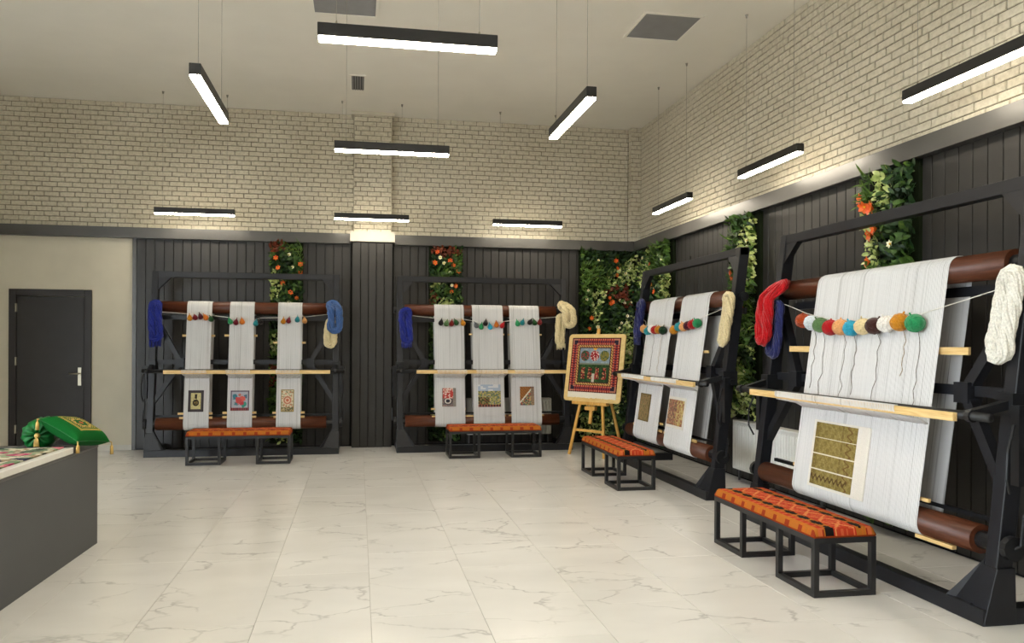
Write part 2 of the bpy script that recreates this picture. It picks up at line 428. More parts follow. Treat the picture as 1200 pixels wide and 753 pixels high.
# door
dr = struct(empty('door_1', (-4.571, D, 0)), 'dark wooden door with steel lever handle in the beige wall', 'door')
W_ = 1.02; HD = 2.165
fr = MB(); fr.box(0, .09, -.035, 0, 0, HD); fr.box(W_ - .09, W_, -.035, 0, 0, HD); fr.box(.09, W_ - .09, -.035, 0, HD - .09, HD)
smooth_bevel(fr.build('door_frame', M['door_frame'], dr))
smooth_bevel(MB().box(.095, W_ - .095, -.02, 0, .008, HD - .095).build('door_leaf', M['door'], dr), .003)
for z in (.25, 1.15, 1.86): MB().box(.082, .1, -.045, -.02, z, z + .11).build('hinge', M['steel'], dr)
hd = MB().box(W_ - .165, W_ - .125, -.03, -.02, .88, 1.12).build('handle_plate', M['steel'], dr)
MB().tube([(W_ - .145, -.03, 1.04), (W_ - .145, -.075, 1.04), (W_ - .16, -.08, 1.04), (W_ - .26, -.08, 1.04)], .009, 8).build('lever', M['steel'], hd, True)
MB().tube([(W_ - .145, -.028, .95), (W_ - .145, -.036, .95)], .014, 10).build('lock_cylinder', M['steel'], hd)

# ------------------------------------------------------------------ pendant lamps (10 in view, the rest continue the rows behind the camera)
LZ = 3.13
def make_lamp():
    r = empty('pendant_lamp')
    smooth_bevel(MB().box(-.5, .5, -.036, .036, LZ + .014, LZ + .086).build('body', M['lamp_body'], r), .003, 1)
    MB().box(-.494, .494, -.031, .031, LZ, LZ + .016).build('diffuser', M['diffuser'], r)
    for s in (-1, 1):
        MB().tube([(s * .4, 0, LZ + .08), (s * .4, 0, ZC - .002)], .0016, 5).build('suspension_cable', M['cable'], r)
        MB().lathe([(.009, -.03), (.012, -.008), (.016, 0)], 10, (s * .4, 0, ZC)).build('ceiling_cap', M['cable'], r)
        MB().lathe([(.007, 0), (.007, .02), (.003, .03)], 8, (s * .4, 0, LZ + .084)).build('cable_gripper', M['steel'], r)
    return r
def copy_tree(o, parent=None):
    c = o.copy(); COL.objects.link(c); c.parent = parent
    for ch in list(o.children): copy_tree(ch, c)
    return c
lamps = [  # (x, y, rot, label)
    (-1.02, 5.30, PI / 2, 'black linear pendant lamp hung end-on above the grey counter side'),
    (.27, 4.10, 0, 'large black linear pendant lamp hung level in the middle of the room'),
    (1.55, 5.26, PI / 2, 'black linear pendant lamp hung end-on between the room centre and side wall'),
    (.285, 6.45, 0, 'black linear pendant lamp hung in front of the brick pilaster, farther from the wall'),
    (-2.12, 10.03, 0, 'black linear pendant lamp by the brick wall over the loom beside the door'),
    (.17, 10.0, 0, 'black linear pendant lamp hung close to the brick pilaster just above its ledge'),
    (2.35, 10.08, 0, 'black linear pendant lamp by the brick wall over the loom beside the easel'),
    (3.73, 8.35, PI / 2, 'black linear pendant lamp along the side wall over the two-warp loom'),
    (3.76, 6.28, PI / 2, 'black linear pendant lamp along the side wall over the radiator gap'),
    (3.70, 3.97, PI / 2, 'black linear pendant lamp along the side wall over the wide-warp loom'),
    (3.70, 1.6, PI / 2, 'black linear pendant lamp along the side wall past the wide-warp loom'), (3.70, -.8, PI / 2, 'black linear pendant lamp along the side wall next to the front wall'),
    (-1.02, 1.4, PI / 2, 'black linear pendant lamp hung over the shop side end of the counter'), (1.55, 1.4, PI / 2, 'black linear pendant lamp hung end-on over the open floor before the benches'),
    (.27, -1.6, 0, 'black linear pendant lamp hung parallel to the front wall'), (-3.4, 2.6, PI / 2, 'black linear pendant lamp hung behind the counter')]
l0 = make_lamp()
for i, (x, y, rz, lab) in enumerate(lamps):
    o = l0 if i == 0 else copy_tree(l0)
    o.location = (x, y, 0); o.rotation_euler = (0, 0, rz)
    tag(o, lab, 'lamp', 'linear pendant lamps')

# ceiling vents
def vent(x0, x1, y0, y1, label, slats):
    r = tag(empty('ceiling_vent', ((x0 + x1) / 2, (y0 + y1) / 2, ZC)), label, 'vent'); a, b = (x1 - x0) / 2, (y1 - y0) / 2; f = .025
    fr = MB(); fr.box(-a - f, a + f, -b - f, -b, -.012, 0); fr.box(-a - f, a + f, b, b + f, -.012, 0); fr.box(-a - f, -a, -b, b, -.012, 0); fr.box(a, a + f, -b, b, -.012, 0)
    fr.build('frame', M['ceiling'], r)
    MB().box(-a, a, -b, b, -.006, 0).build('panel', M['vent_grey' if not slats else 'vent_dark'], r)
    for i in range(slats):
        x = -a + 2 * a * (i + .5) / slats; MB().box(x - a / slats * .5, x + a / slats * .5, -b, b, -.014, -.005).build('slat', M['vent_grey'], r)
vent(2.77, 3.34, 6.80, 7.36, 'square grey ceiling vent panel near the brick side wall', 0)
vent(-.44, .15, 6.77, 7.34, 'square grey ceiling vent panel above the middle of the room', 0)
vent(-.10, .05, 9.0, 9.49, 'small slatted grey grille in the ceiling close to the pilaster', 5)

# ------------------------------------------------------------------ design painter
def paint(nx, ny, fn):
    """returns list of linear colours row-major, fn(u, v) -> sRGB"""
    return [lin(fn((i + .5) / nx, (j + .5) / ny)) for j in range(ny) for i in range(nx)]
def hsh(a, b=0, c=0):
    x = math.sin(a * 12.9898 + b * 78.233 + c * 37.719) * 43758.5453; return x - math.floor(x)

def rug_border(u, v, nx, ny, bw, asp, cols):
    e = min(u, 1 - u, v * asp, (1 - v) * asp)
    if e < bw * .25: return cols[0]
    if e < bw:
        s = int((u + v * asp) * 40) % 4; return cols[1] if s < 2 else cols[2]
    return None
def d_vase(u, v):
    c = rug_border(u, v, 0, 0, .17, 1.3, [(60, 54, 60), (98, 92, 92), (46, 44, 54)])
    if c: return c
    x, y = (u - .5) * 1.5, (v - .42) * 1.9
    r = math.hypot(x, y)
    if r < .3 and r > .2: return (52, 48, 40)
    if r < .2: return (150, 128, 70) if hsh(int(u * 20), int(v * 26)) > .5 else (62, 58, 48)
    if abs(x) < .1 and .35 < y < .75: return (60, 54, 48)
    return (206, 196, 142) if hsh(int(u * 30), int(v * 40)) > .12 else (170, 150, 96)
def d_flower(u, v):
    e = min(u, 1 - u, v, 1 - v)
    if v < .14: return (74, 58, 74) if int(u * 20) % 2 else (168, 84, 78)
    if e < .06: return (128, 110, 118) if int((u + v) * 26) % 2 else (92, 90, 110)
    for (cx, cy, r, c) in ((.42, .5, .16, (204, 84, 84)), (.62, .6, .15, (216, 104, 92)), (.6, .42, .12, (190, 70, 80)), (.25, .68, .13, (74, 130, 146)), (.72, .3, .13, (70, 156, 138)), (.3, .36, .1, (92, 140, 150)), (.8, .72, .1, (90, 120, 140)), (.48, .78, .08, (200, 120, 100))):
        if math.hypot(u - cx, v - cy) < r * (.8 + .5 * hsh(int(u * 18), int(v * 18))): return c
    return (178, 180, 192)
def d_medal(u, v):
    e = min(u, 1 - u, (v) * 1.7, (1 - v) * 1.7)
    if e < .07: return (150, 132, 74)
    x, y = (u - .5), (v - .52) * 1.7; r = math.hypot(x, y)
    if r < .12: return (196, 110, 88)
    if r < .2: return (226, 200, 170)
    if r < .3: return (190, 120, 98)
    if r < .36: return (214, 190, 160)
    h = hsh(int(u * 14), int(v * 24), 3)
    if v < .22: return (112, 108, 84) if h > .5 else (190, 170, 130)
    return (202, 128, 96) if h > .82 else (222, 212, 184) if h > .25 else (150, 150, 120)
def d_redgrey(u, v):
    if u > .8 or u < .04: return (120, 116, 110) if int(v * 50) % 2 else (160, 156, 148)
    if v > .45:
        return (188, 72, 66) if hsh(int(u * 12), int(v * 16), 5) > .42 else (226, 196, 184)
    x, y = (u - .42) * 2, (v - .3) * 3.2; r = math.hypot(x, y)
    if r < .3: return (52, 52, 66)
    if r < .5: return (210, 206, 198)
    if r < .65: return (70, 66, 72)
    return (150, 126, 120) if hsh(int(u * 16), int(v * 20), 1) > .4 else (104, 100, 104)
def d_land(u, v):
    if v > .72: return (176, 192, 212) if hsh(int(u * 9), int(v * 14)) > .3 else (222, 224, 226)
    h = hsh(int(u * 22), int(v * 24), 2)
    if v < .1: return (78, 60, 56) if int(u * 16) % 2 else (150, 96, 84)
    if v < .45 and u < .5: return [(92, 98, 62), (136, 84, 62), (158, 146, 92), (70, 76, 56)][int(h * 4)]
    return [(132, 142, 84), (176, 168, 110), (104, 116, 124), (196, 178, 120), (120, 132, 92)][int(h * 5)]
def d_kilim(u, v):
    if u > .78: return (104, 74, 76) if int(v * 30) % 2 else (170, 150, 120)
    dgl = u * .9 + (1 - v)
    if abs(dgl - .85) < .05: return (226, 220, 204)
    if dgl < .85: return (168, 110, 56) if (int(u * 18) + int(v * 18)) % 3 else (84, 64, 46)
    return [(110, 128, 92), (170, 84, 70), (186, 172, 122), (90, 88, 100)][int(hsh(int(u * 14), int(v * 20), 8) * 4)]
def d_olive(u, v):
    h = hsh(int(u * 24), int(v * 36), 4)
    if min(u, 1 - u, v, 1 - v) < .05: return (120, 104, 70)
    return [(138, 122, 82), (152, 136, 92), (120, 108, 78), (164, 132, 96)][int(h * 4)]
def d_pink(u, v):
    h = hsh(int(u * 20), int(v * 18), 6)
    if u < .55: return [(170, 122, 98), (150, 104, 88), (184, 150, 110), (120, 100, 84)][int(h * 4)]
    return [(196, 172, 112), (178, 146, 96), (206, 186, 132), (160, 110, 84)][int(h * 4)]
def d_gold(u, v):
    for q in (.25, .5, .755):
        if abs(v - q) < .009: return (232, 226, 206)
    if .06 < v < .18 and abs(v - .12 - .03 * math.sin(u * 60)) < .022 and u < .9: return (92, 72, 40)
    if u > .72 and abs(u - .84 - .05 * math.sin(v * 50)) < .022: return (118, 92, 50)
    g = .5 + .5 * math.sin(u * 40) * math.sin(v * 36 + u * 9); h = hsh(int(u * 46), int(v * 50), 2)
    c = (150, 134, 78) if g > .45 else (136, 120, 68)
    if (u < .1 or .66 < u < .7) and h > .4: c = (120, 102, 56)
    return tuple(int(q + (h - .5) * 22) for q in c)

def grid_mesh(name, nx, ny, fn_pos, cols, mat, smooth=False):
    b = MB()
    for j in range(ny + 1):
        for i in range(nx + 1): b.v.append(tuple(fn_pos(i / nx, j / ny)))
    for j in range(ny):
        for i in range(nx):
            k = j * (nx + 1) + i; b.f.append((k, k + 1, k + nx + 2, k + nx + 1))
    b.c = cols; return b.mesh(name, mat, smooth)
def solid(o, th, off=-1):
    m_ = o.modifiers.new('thickness', 'SOLIDIFY'); m_.thickness = th; m_.offset = off; return o

# ------------------------------------------------------------------ looms
LW = 2.46
UR = (.36, 1.93, .08); LR = (.15, .41, .08)     # rollers: d, z, radius
def dl(z): return .05 + .12 * z                  # front face of the leaning posts
# warp path around the two rollers, (d, z) points, closed
def warp_path(e=.004):
    (d1, z1, r1), (d2, z2, r2) = UR, LR; r = r1 + e
    ax = Vector((d1 - d2, z1 - z2)).normalized(); nx = Vector((-ax.y, ax.x))
    if nx.x > 0: nx = -nx                         # nx points to the front (-d)
    pts = []
    a0 = math.atan2(nx.y, nx.x)
    for i in range(13):                           # over the top: front -> back
        a = a0 - PI * i / 12; pts.append((d1 + r * math.cos(a), z1 + r * math.sin(a)))
    n = 6
    pb = pts[-1]; qb = (d2 - nx.x * r, z2 - nx.y * r)
    for i in range(1, n): pts.append((pb[0] + (qb[0] - pb[0]) * i / n, pb[1] + (qb[1] - pb[1]) * i / n))
    for i in range(13):
        a = a0 - PI - PI * i / 12; pts.append((d2 + r * math.cos(a), z2 + r * math.sin(a)))
    pf = pts[-1]; qf = pts[0]
    for i in range(1, n): pts.append((pf[0] + (qf[0] - pf[0]) * i / n, pf[1] + (qf[1] - pf[1]) * i / n))
    return pts
def front_d(z):                                   # d of the front warp sheet at height z
    (d1, z1, r1), (d2, z2, r2) = UR, LR
    t_ = (z - z2) / (z1 - z2); return d2 + (d1 - d2) * t_ - r1 - .004
WP = warp_path(); WP2 = warp_path(.0065)

def make_frame(root):
    I = M['iron']
    for s in (0, 1):
        u0 = .02 if s == 0 else LW - .10; uc = u0 + .04; sg = 1 if s == 0 else -1
        b = MB(); b.quadbox([(u0, dl(0), 0), (u0 + .08, dl(0), 0), (u0 + .08, dl(0) + .1, 0), (u0, dl(0) + .1, 0), (u0, dl(2.4), 2.4), (u0 + .08, dl(2.4), 2.4), (u0 + .08, dl(2.4) + .1, 2.4), (u0, dl(2.4) + .1, 2.4)])
        po = smooth_bevel(b.build('post', I, root), .006)
        # shoe: flared plates at the foot of the post
        o_ = u0 - .012 if s == 0 else u0 + .08 + .012
        b = MB(); b.prism([(u0 - .01, .0, 0), (u0 - .01, .2, 0), (u0 - .01, dl(.3) + .105, .3), (u0 - .01, dl(.3) - .005, .3)], (.1, 0, 0)); smooth_bevel(b.build('shoe', I, root), .004)
        ui = u0 + .08 if s == 0 else u0
        b = MB(); b.prism([(ui, .0, .0), (ui + sg * .16, .0, 0), (ui + sg * .16, 0.0, .09), (ui, dl(.33), .33)], (0, .05, 0)); b.build('foot_gusset', I, root)
        b = MB(); b.prism([(ui, dl(2.34) + .01, 2.34), (ui + sg * .17, dl(2.34) + .01, 2.34), (ui, dl(2.16) + .01, 2.16)], (0, .05, 0)); b.build('top_gusset', I, root)
        MB().box(u0 - .005, u0 + .085, .0, .72, 0, .085).build('foot', I, root)
        # K braces
        q = lambda z: dl(z) + .07
        ua = uc + sg * .34
        MB().bar((uc, q(1.80), 1.80), (ua, q(1.21), 1.21), .06, .06, (0, 1, 0)).build('brace', I, root)
        MB().bar((ua, q(1.19), 1.19), (uc, q(.66), .66), .06, .06, (0, 1, 0)).build('brace', I, root)
        MB().box(ua - .05, ua + .05, q(1.2) - .05, q(1.2) + .05, 1.14, 1.26).build('bracket', I, root)
        # arm that carries the heddle pole
        e = -1 if s == 0 else 1; up = uc
        arm = MB(); arm.bar((uc, dl(1.16), 1.16), (uc - e * .03, -.035, 1.10), .05, .045); MB.box(arm, uc - .05, uc + .05, dl(1.16) - .02, dl(1.16) + .12, 1.10, 1.22)
        ao = arm.build('pole_arm', M['iron2'], root)
        MB().tube([(uc - .015, -.035, 1.10), (uc + .015, -.035, 1.10)], .034, 10).build('pole_collar', M['iron2'], ao)
        ou = u0 - .012 if s == 0 else u0 + .092
        cr = MB(); cr.tube([(ou + e * .01, dl(1.1) + .05, 1.12), (ou + e * .07, dl(1.1) + .05, 1.12)], .03, 10); cr.box(min(ou, ou + e * .05), max(ou, ou + e * .05), dl(.95) - .01, dl(.95) + .05, .74, 1.16)
        co = cr.build('tension_jack', M['iron2'], root)
        MB().tube([(ou + e * .035, dl(.9) - .02, 1.06), (ou + e * .05, dl(.8) - .06, .92), (ou + e * .045, dl(.7) - .05, .78), (ou + e * .03, dl(.6), .70)], .008, 6).build('lever', M['iron2'], co)
        # ratchet disc + crank at the lower roller
        rt = MB(); rt.tube([(ou, LR[0], LR[1]), (ou + e * .035, LR[0], LR[1])], .065, 12); ro = rt.build('ratchet', M['iron2'], root)
        MB().tube([(ou + e * .03, LR[0], LR[1]), (ou + e * .05, LR[0] + .02, LR[1] + .02), (ou + e * .05, LR[0] + .04, LR[1] + .18)], .009, 6).build('crank', M['iron2'], ro)
        MB().tube([(ou - e * .002, UR[0] - .0, UR[1]), (ou + e * .03, UR[0], UR[1])], .045, 12).build('axle_plate', M['iron2'], root)
    smooth_bevel(MB().box(.10, LW - .10, 0, .07, .0, .09).build('base_beam', I, root), .004)
    zt = 2.36; b = MB(); b.box(.02, LW - .02, dl(zt) + .005, dl(zt) + .09, 2.325, 2.402); smooth_bevel(b.build('top_bar', I, root), .004)
    MB().tube([(LW * .52, dl(2.4) + .05, 2.39), (LW * .52, dl(2.4) + .05, 2.45)], .008, 6).build('top_bolt', M['iron2'], root)
    MB().box(.09, LW - .09, .415, .45, 1.77, 1.83).build('rail', I, root)
    MB().box(.09, LW - .09, .26, .30, 1.18, 1.24).build('rail', I, root)
    MB().box(.09, LW - .09, .245, .275, .49, .515).build('rail', M['iron2'], root)
    for (d, z, r), nm in ((UR, 'upper_roller'), (LR, 'lower_roller')):
        ro = MB().tube([(.13, d, z), (LW - .18, d, z)], r, 28).build(nm, M['roller'], root, True)
        ro.data.polygons.foreach_set('use_smooth', [len(p.vertices) == 4 for p in ro.data.polygons])
        for u, u2 in ((.085, .131), (LW - .181, LW - .09)): MB().tube([(u, d, z), (u2, d, z)], .05, 12).build('axle', M['iron2'], ro)
    MB().tube([(.0, -.035, 1.10), (LW + .06, -.035, 1.10)], .024, 12).build('heddle_pole', M['iron2'], root, True)
    smooth_bevel(MB().box(.265, 2.335, -.085, -.058, 1.065, 1.112).build('heddle_board', M['pale_wood'], root), .003)

def add_warp(root, u0, u1, sp, design=None, rug=None, nxy=(50, 60), border=0, heddle=True):
    b = MB(); n = len(WP)
    for (d, z) in WP: b.v += [(u0, d, z), (u1, d, z)]
    for i in range(n):
        j = (i + 1) % n; b.f.append((2 * i, 2 * j, 2 * j + 1, 2 * i + 1))
    wo = b.build('warp', M['warp'], root, True)
    # threads
    b = MB(); u = u0 + sp * .4; h = sp * .22
    while u < u1 - sp * .3:
        k = len(b.v); uu = u + random.uniform(-.1, .1) * sp
        for (d, z), (d2, z2) in zip(WP, WP2):
            b.v += [(uu - h, d, z), (uu, d2, z2), (uu + h, d, z)]
        for i in range(n):
            j = (i + 1) % n
            b.f.append((k + 3 * i, k + 3 * j, k + 3 * j + 1, k + 3 * i + 1)); b.f.append((k + 3 * i + 1, k + 3 * j + 1, k + 3 * j + 2, k + 3 * i + 2))
        u += sp
    stuff(b.build('warp_threads', M['warp_thread'], wo, True))
    if heddle:                                    # strings from the board back to the warp
        b = MB(); u = u0 + .01; sp2 = max(sp * 1.2, .011)
        while u < u1 - .005:
            zb = 1.0 + random.uniform(-.003, .003)
            b.tube([(u, -.055, 1.085), (u, -.06, 1.116), (u + sp2 * .3, -.088, 1.116), (u + sp2 * .45, -.09, 1.088), (u + sp2 * .6, -.075, 1.06), (u + sp2 * .6, front_d(zb + .03) - .07, 1.03), (u + sp2 * .6, front_d(zb) - .006, zb)], .0032, 4)
            u += sp2
        stuff(b.build('heddle_strings', M['warp_thread'], wo, True))
    if design:
        ra, rb, za, zb_ = rug; nx, ny = nxy
        if border:
            l_, r_, bt, tp = border
            me = grid_mesh('selvedge', 4, 8, lambda a, c: (ra - l_ + (rb - ra + l_ + r_) * a, front_d(za - bt + (zb_ - za + bt + tp) * c) - .008, za - bt + (zb_ - za + bt + tp) * c), [lin((236, 232, 222))] * 32, M['textile'])
            solid(obj('selvedge', me, wo), .005)
        me = grid_mesh('woven_rug', nx, ny, lambda a, c: (ra + (rb - ra) * a, front_d(za + (zb_ - za) * c) - .0115, za + (zb_ - za) * c), paint(nx, ny, design), M['textile'])
        solid(obj('woven_rug', me, wo), .008)
    return wo

def lath(root, u0, u1, z, dd=.0, h=.028, mat='pale_wood'):
    d = front_d(z) + .02 + dd
    MB().box(u0, u1, d, d + .016, z - h / 2, z + h / 2).build('lath', M[mat], root)

def loom(loc, rz, label):
    r = tag(empty('rug_loom', (*loc, 0), rz), label, 'loom', 'rug looms along the walls'); make_frame(r); return r
L1 = loom((-2.70, 9.83), 0, 'dark iron rug loom with three narrow warps standing next to the door side')
L2 = loom((.50, 9.82), 0, 'dark iron rug loom with three white warps between the pilaster and the easel')
L3 = loom((3.24, 8.89), -PI / 2, 'dark iron rug loom with two white warps standing by the corner plants')
L4 = loom((3.235, 5.79), -PI / 2, 'large dark iron rug loom with one wide white warp')
LM = {1: L1, 2: L2, 3: L3, 4: L4}
# loom 1
for (a, b_), ds, rg, nn in (((.475, .79), d_vase, (.53, .72, .57, .845), (40, 56)), ((1.015, 1.33), d_flower, (1.055, 1.29, .58, .84), (44, 48)), ((1.635, 1.95), d_medal, (1.695, 1.86, .56, .85), (34, 60))):
    add_warp(L1, a, b_, .011, ds, rg, nn)
for a, b_, z in ((.42, .83, 1.555), (.95, 1.37, 1.56), (1.58, 2.0, 1.47), (.40, .83, .545), (.42, .83, .49), (.955, 1.38, .55), (.955, 1.38, .495), (1.585, 2.0, .545), (1.6, 2.0, .49)): lath(L1, a, b_, z)
# loom 2
for (a, b_), ds, rg, nn in (((.535, .95), d_redgrey, (.63, .82, .61, .86), (40, 52)), ((1.065, 1.50), d_land, (1.13, 1.445, .60, .905), (56, 56)), ((1.595, 2.025), d_kilim, (1.72, 1.92, .62, .875), (40, 52))):
    add_warp(L2, a, b_, .012, ds, rg, nn)
for a, b_, z in ((.48, .96, .575), (.49, 1.52, .475), (1.02, 1.52, 1.6), (1.57, 2.06, 1.6), (1.56, 2.06, .475)): lath(L2, a, b_, z, h=.022)
# loom 3
add_warp(L3, .41, 1.12, .011, d_olive, (.53, .83, .57, .89), (48, 50))
add_warp(L3, 1.31, 1.96, .011, d_pink, (1.35, 1.72, .61, .88), (56, 44), (.02, .03, .03, .03))
for a, b_, z in ((.33, 1.17, .50), (.36, 1.17, .58), (1.24, 2.02, .50), (1.26, 2.02, 1.40)): lath(L3, a, b_, z)
# loom 4
add_warp(L4, .63, 1.905, .0085, d_gold, (.855, 1.305, .455, .905), (96, 100), (.03, .125, .02, .015))
lath(L4, .33, 2.10, 1.44, .0, .045); MB().box(1.85, 2.13, .10, .13, .312, .333).build('lath', M['pale_wood'], L4); lath(L4, .58, 1.95, .55, 0, .022)

# strings with yarn balls
def P_loom(l, u, d, z):
    return LM[l].matrix_basis @ Vector((u, d, z))
def ball_string(l, ends, pts, label):
    zl, zr = ends[0][1], ends[1][1]; ul, ur = (.31 if l == 3 else .25), LW - .24
    zl2 = zl + (pts[0][1] - zl) * (ul - .06) / (pts[0][0] - .06); zr2 = zr + (pts[-1][1] - zr) * (LW - .06 - ur) / (LW - .06 - pts[-1][0])
    q = [(.06, dl(zl) + .004, zl), (ul, dl(zl2) + .004, zl2)] + [(u, front_d(z) - .035, z) for u, z in pts] + [(ur, dl(zr2) + .004, zr2), (LW - .06, dl(zr) + .004, zr)]
    b = MB().tube([P_loom(l, *p) for p in q], .0028, 5)
    tag(b.build('hanging_string', M['string']), label, 'string')
C_ = dict(rust=(164, 66, 26), paleblue=(214, 222, 230), sage=(92, 128, 82), red=(176, 18, 26), peach=(230, 166, 108), cyan=(44, 164, 196), cream=(232, 212, 164), brown=(62, 32, 26), white=(240, 238, 232), ochre=(198, 132, 26), green=(44, 146, 92), maroon=(112, 14, 34), darkmaroon=(72, 10, 30), darkgreen=(34, 82, 40), teal=(40, 138, 148), black=(26, 20, 22), tan=(206, 150, 88), grey=(108, 112, 118), orange=(216, 122, 40), bottle=(20, 54, 26), darkred=(124, 28, 28))
words = dict(rust='rust brown', paleblue='pale bluish white', sage='sage green', red='bright red', peach='peach', cyan='cyan blue', cream='cream', brown='dark brown', white='white', ochre='ochre', green='emerald green', maroon='maroon', darkmaroon='very dark maroon', darkgreen='dark green', teal='teal', black='black', tan='tan', grey='grey', orange='orange', bottle='blackish green', darkred='dark red')
_bm = {}
def ball(l, u, z, r, colr, where, tail=0, drop=False, seed=0):
    key = (drop, round(r, 4))
    c = P_loom(l, u, front_d(z) - r - .008, z)
    b = MB(); n = 18
    prof = []
    for i in range(15):
        a = -PI / 2 + PI * i / 14; rr = max(.002, r * math.cos(a)); zz = r * math.sin(a)
        if drop and zz > 0: rr *= (1 - .45 * (zz / r)); zz *= 1.55
        prof.append((rr, zz))
    b.lathe(prof, n, noise=.05)
    o = b.build('yarn_ball', yarn(C_[colr]), None, True, c)
    o.rotation_euler = (hsh(u, z) * .5, hsh(z, u) * .5, hsh(u, z, 3) * 6)
    tag(o, f'{words[colr]} yarn ball {where}', 'yarn ball', 'yarn balls on the loom strings')
    # windings
    b = MB()
    for k in range(7):
        ax = Vector((hsh(k, u) - .5, hsh(k, z) - .5, hsh(k, u, z) - .5)).normalized(); e1 = ax.orthogonal().normalized(); e2 = ax.cross(e1); off = (hsh(k, 9, u) - .5) * r * .9; rr = math.sqrt(max(r * r - off * off, 1e-6)) * 1.0
        pts = []
        for i in range(20):
            p_ = ax * off + (e1 * math.cos(2 * PI * i / 20) + e2 * math.sin(2 * PI * i / 20)) * rr
            if drop and p_.z > 0: p_.x *= (1 - .45 * p_.z / r); p_.y *= (1 - .45 * p_.z / r); p_.z *= 1.55
            pts.append(p_)
        b.tube(pts, r * .07, 5, closed=True)
    b.build('winding', yarn(C_[colr]), o, True)
    kn = MB().tube([(0, 0, r * (1.5 if drop else .95)), (0.002, 0, r * (1.5 if drop else .95) + .02)], .006, 6).build('knot', yarn(C_[colr]), o, True)
    if tail:
        inv = o.matrix_basis.inverted(); pts = []
        for i in range(9):
            zz = z - r * .8 - tail * i / 8; du = .03 * math.sin(i * (1.3 + hsh(u)) + u * 9) * (i / 8) * hsh(u, 5) + .01 * math.sin(i * 2.7 + u * 40)
            if i == 0: w_ = P_loom(l, u, front_d(z) - r * .6 - .008, zz)
            else: w_ = P_loom(l, u + du, front_d(zz) - .0085, zz)
            pts.append(inv @ w_)
        MB().tube(pts, .0018, 5).build('yarn_tail', M['dark_thread'] if colr not in ('ochre', 'rust') else yarn((176, 150, 112)), o, True)

def apart(bs, r):
    p_ = [[b[0], b[1]] for b in bs]
    for _ in range(200):
        for i in range(len(p_) - 1):
            du = p_[i + 1][0] - p_[i][0]; dz = p_[i + 1][1] - p_[i][1]; g = math.hypot(du, dz)
            if g < 2.03 * r: m_ = (2.03 * r - g) / 2; p_[i][0] -= m_; p_[i + 1][0] += m_
    return [(a[0], a[1], *b[2:]) for a, b in zip(p_, bs)]
b1 = [(.52, 1.78, 'ochre', 'w1'), (.59, 1.79, 'maroon', 'w1'), (.655, 1.80, 'darkmaroon', 'w1'), (.72, 1.79, 'orange', 'w1'), (.785, 1.77, 'darkgreen', 'w1'),
      (1.03, 1.74, 'green', 'w2'), (1.10, 1.73, 'maroon', 'w2'), (1.18, 1.74, 'orange', 'w2'), (1.355, 1.72, 'teal', 'w2'), (1.415, 1.74, 'black', 'w2'),
      (1.71, 1.75, 'ochre', 'w3'), (1.775, 1.76, 'maroon', 'w3'), (1.89, 1.775, 'teal', 'w3'), (1.985, 1.76, 'tan', 'w3')]
W1 = dict(w1='before the vase rug of the loom by the door', w2='before the flower rug of the loom by the door', w3='before the medallion rug of the loom by the door')
b1 = apart(b1, .0335)
for u, z, c, k_ in b1: ball(1, u, z, .0335, c, W1[k_], 0, True)
b2 = [(.62, 1.75, 'black', 'w1'), (.705, 1.74, 'sage', 'w1'), (.765, 1.74, 'darkred', 'w1'), (.83, 1.755, 'darkgreen', 'w1'), (.93, 1.75, 'ochre', 'w1'),
      (1.12, 1.72, 'grey', 'w2'), (1.18, 1.70, 'green', 'w2'), (1.245, 1.75, 'black', 'w2'), (1.31, 1.70, 'cyan', 'w2'), (1.40, 1.73, 'orange', 'w2'), (1.48, 1.72, 'red', 'w2'),
      (1.705, 1.75, 'green', 'w3'), (1.77, 1.765, 'teal', 'w3'), (1.885, 1.77, 'black', 'w3'), (1.95, 1.765, 'darkgreen', 'w3'), (2.015, 1.77, 'darkred', 'w3')]
W2 = dict(w1='before the red and grey rug of the loom near easel', w2='before the landscape rug of the loom near easel', w3='before the kilim rug of the loom near easel')
b2 = apart(b2, .035)
for u, z, c, k_ in b2: ball(2, u, z, .035, c, W2[k_], 0, True)
b3 = [(.45, 1.66, 'tan', 'w1'), (.58, 1.63, 'teal', 'w1'), (.69, 1.65, 'white', 'w1'), (.79, 1.64, 'red', 'w1'), (.90, 1.64, 'ochre', 'w1'), (1.02, 1.63, 'bottle', 'w1'),
      (1.31, 1.63, 'ochre', 'w2'), (1.43, 1.66, 'teal', 'w2'), (1.55, 1.66, 'peach', 'w2'), (1.645, 1.67, 'darkmaroon', 'w2'), (1.745, 1.68, 'red', 'w2'), (1.86, 1.69, 'green', 'w2')]
W3 = dict(w1='before the olive rug warp of the two-warp loom', w2='before the pink and gold rug warp of the two-warp loom')
b3 = apart(b3, .047)
for i, (u, z, c, k_) in enumerate(b3): ball(3, u, z, .047, c, W3[k_], (.45 if k_ == 'w1' and i in (2, 4) else 0))
b4 = [(.60, 1.66, 'rust', 0), (.70, 1.64, 'paleblue', .45), (.82, 1.62, 'sage', .5), (.94, 1.60, 'red', 0), (1.055, 1.60, 'peach', .5), (1.17, 1.59, 'cyan', .42), (1.285, 1.60, 'cream', 0), (1.40, 1.60, 'brown', .5), (1.51, 1.61, 'white', 0), (1.63, 1.62, 'ochre', .3), (1.76, 1.61, 'green', .5)]
b4 = apart(b4, .055)
for u, z, c, tl_ in b4: ball(4, u, z, .055, c, 'on the string of the loom with one wide warp', tl_)
ball_string(1, ((.10, 1.87), (2.36, 1.87)), [(b[0], b[1] + .055) for b in b1], 'thin white string of yarn balls on the loom by the door')
ball_string(2, ((.10, 1.87), (2.36, 1.87)), [(b[0], b[1] + .058) for b in b2], 'thin white string of yarn balls on the loom near the easel')
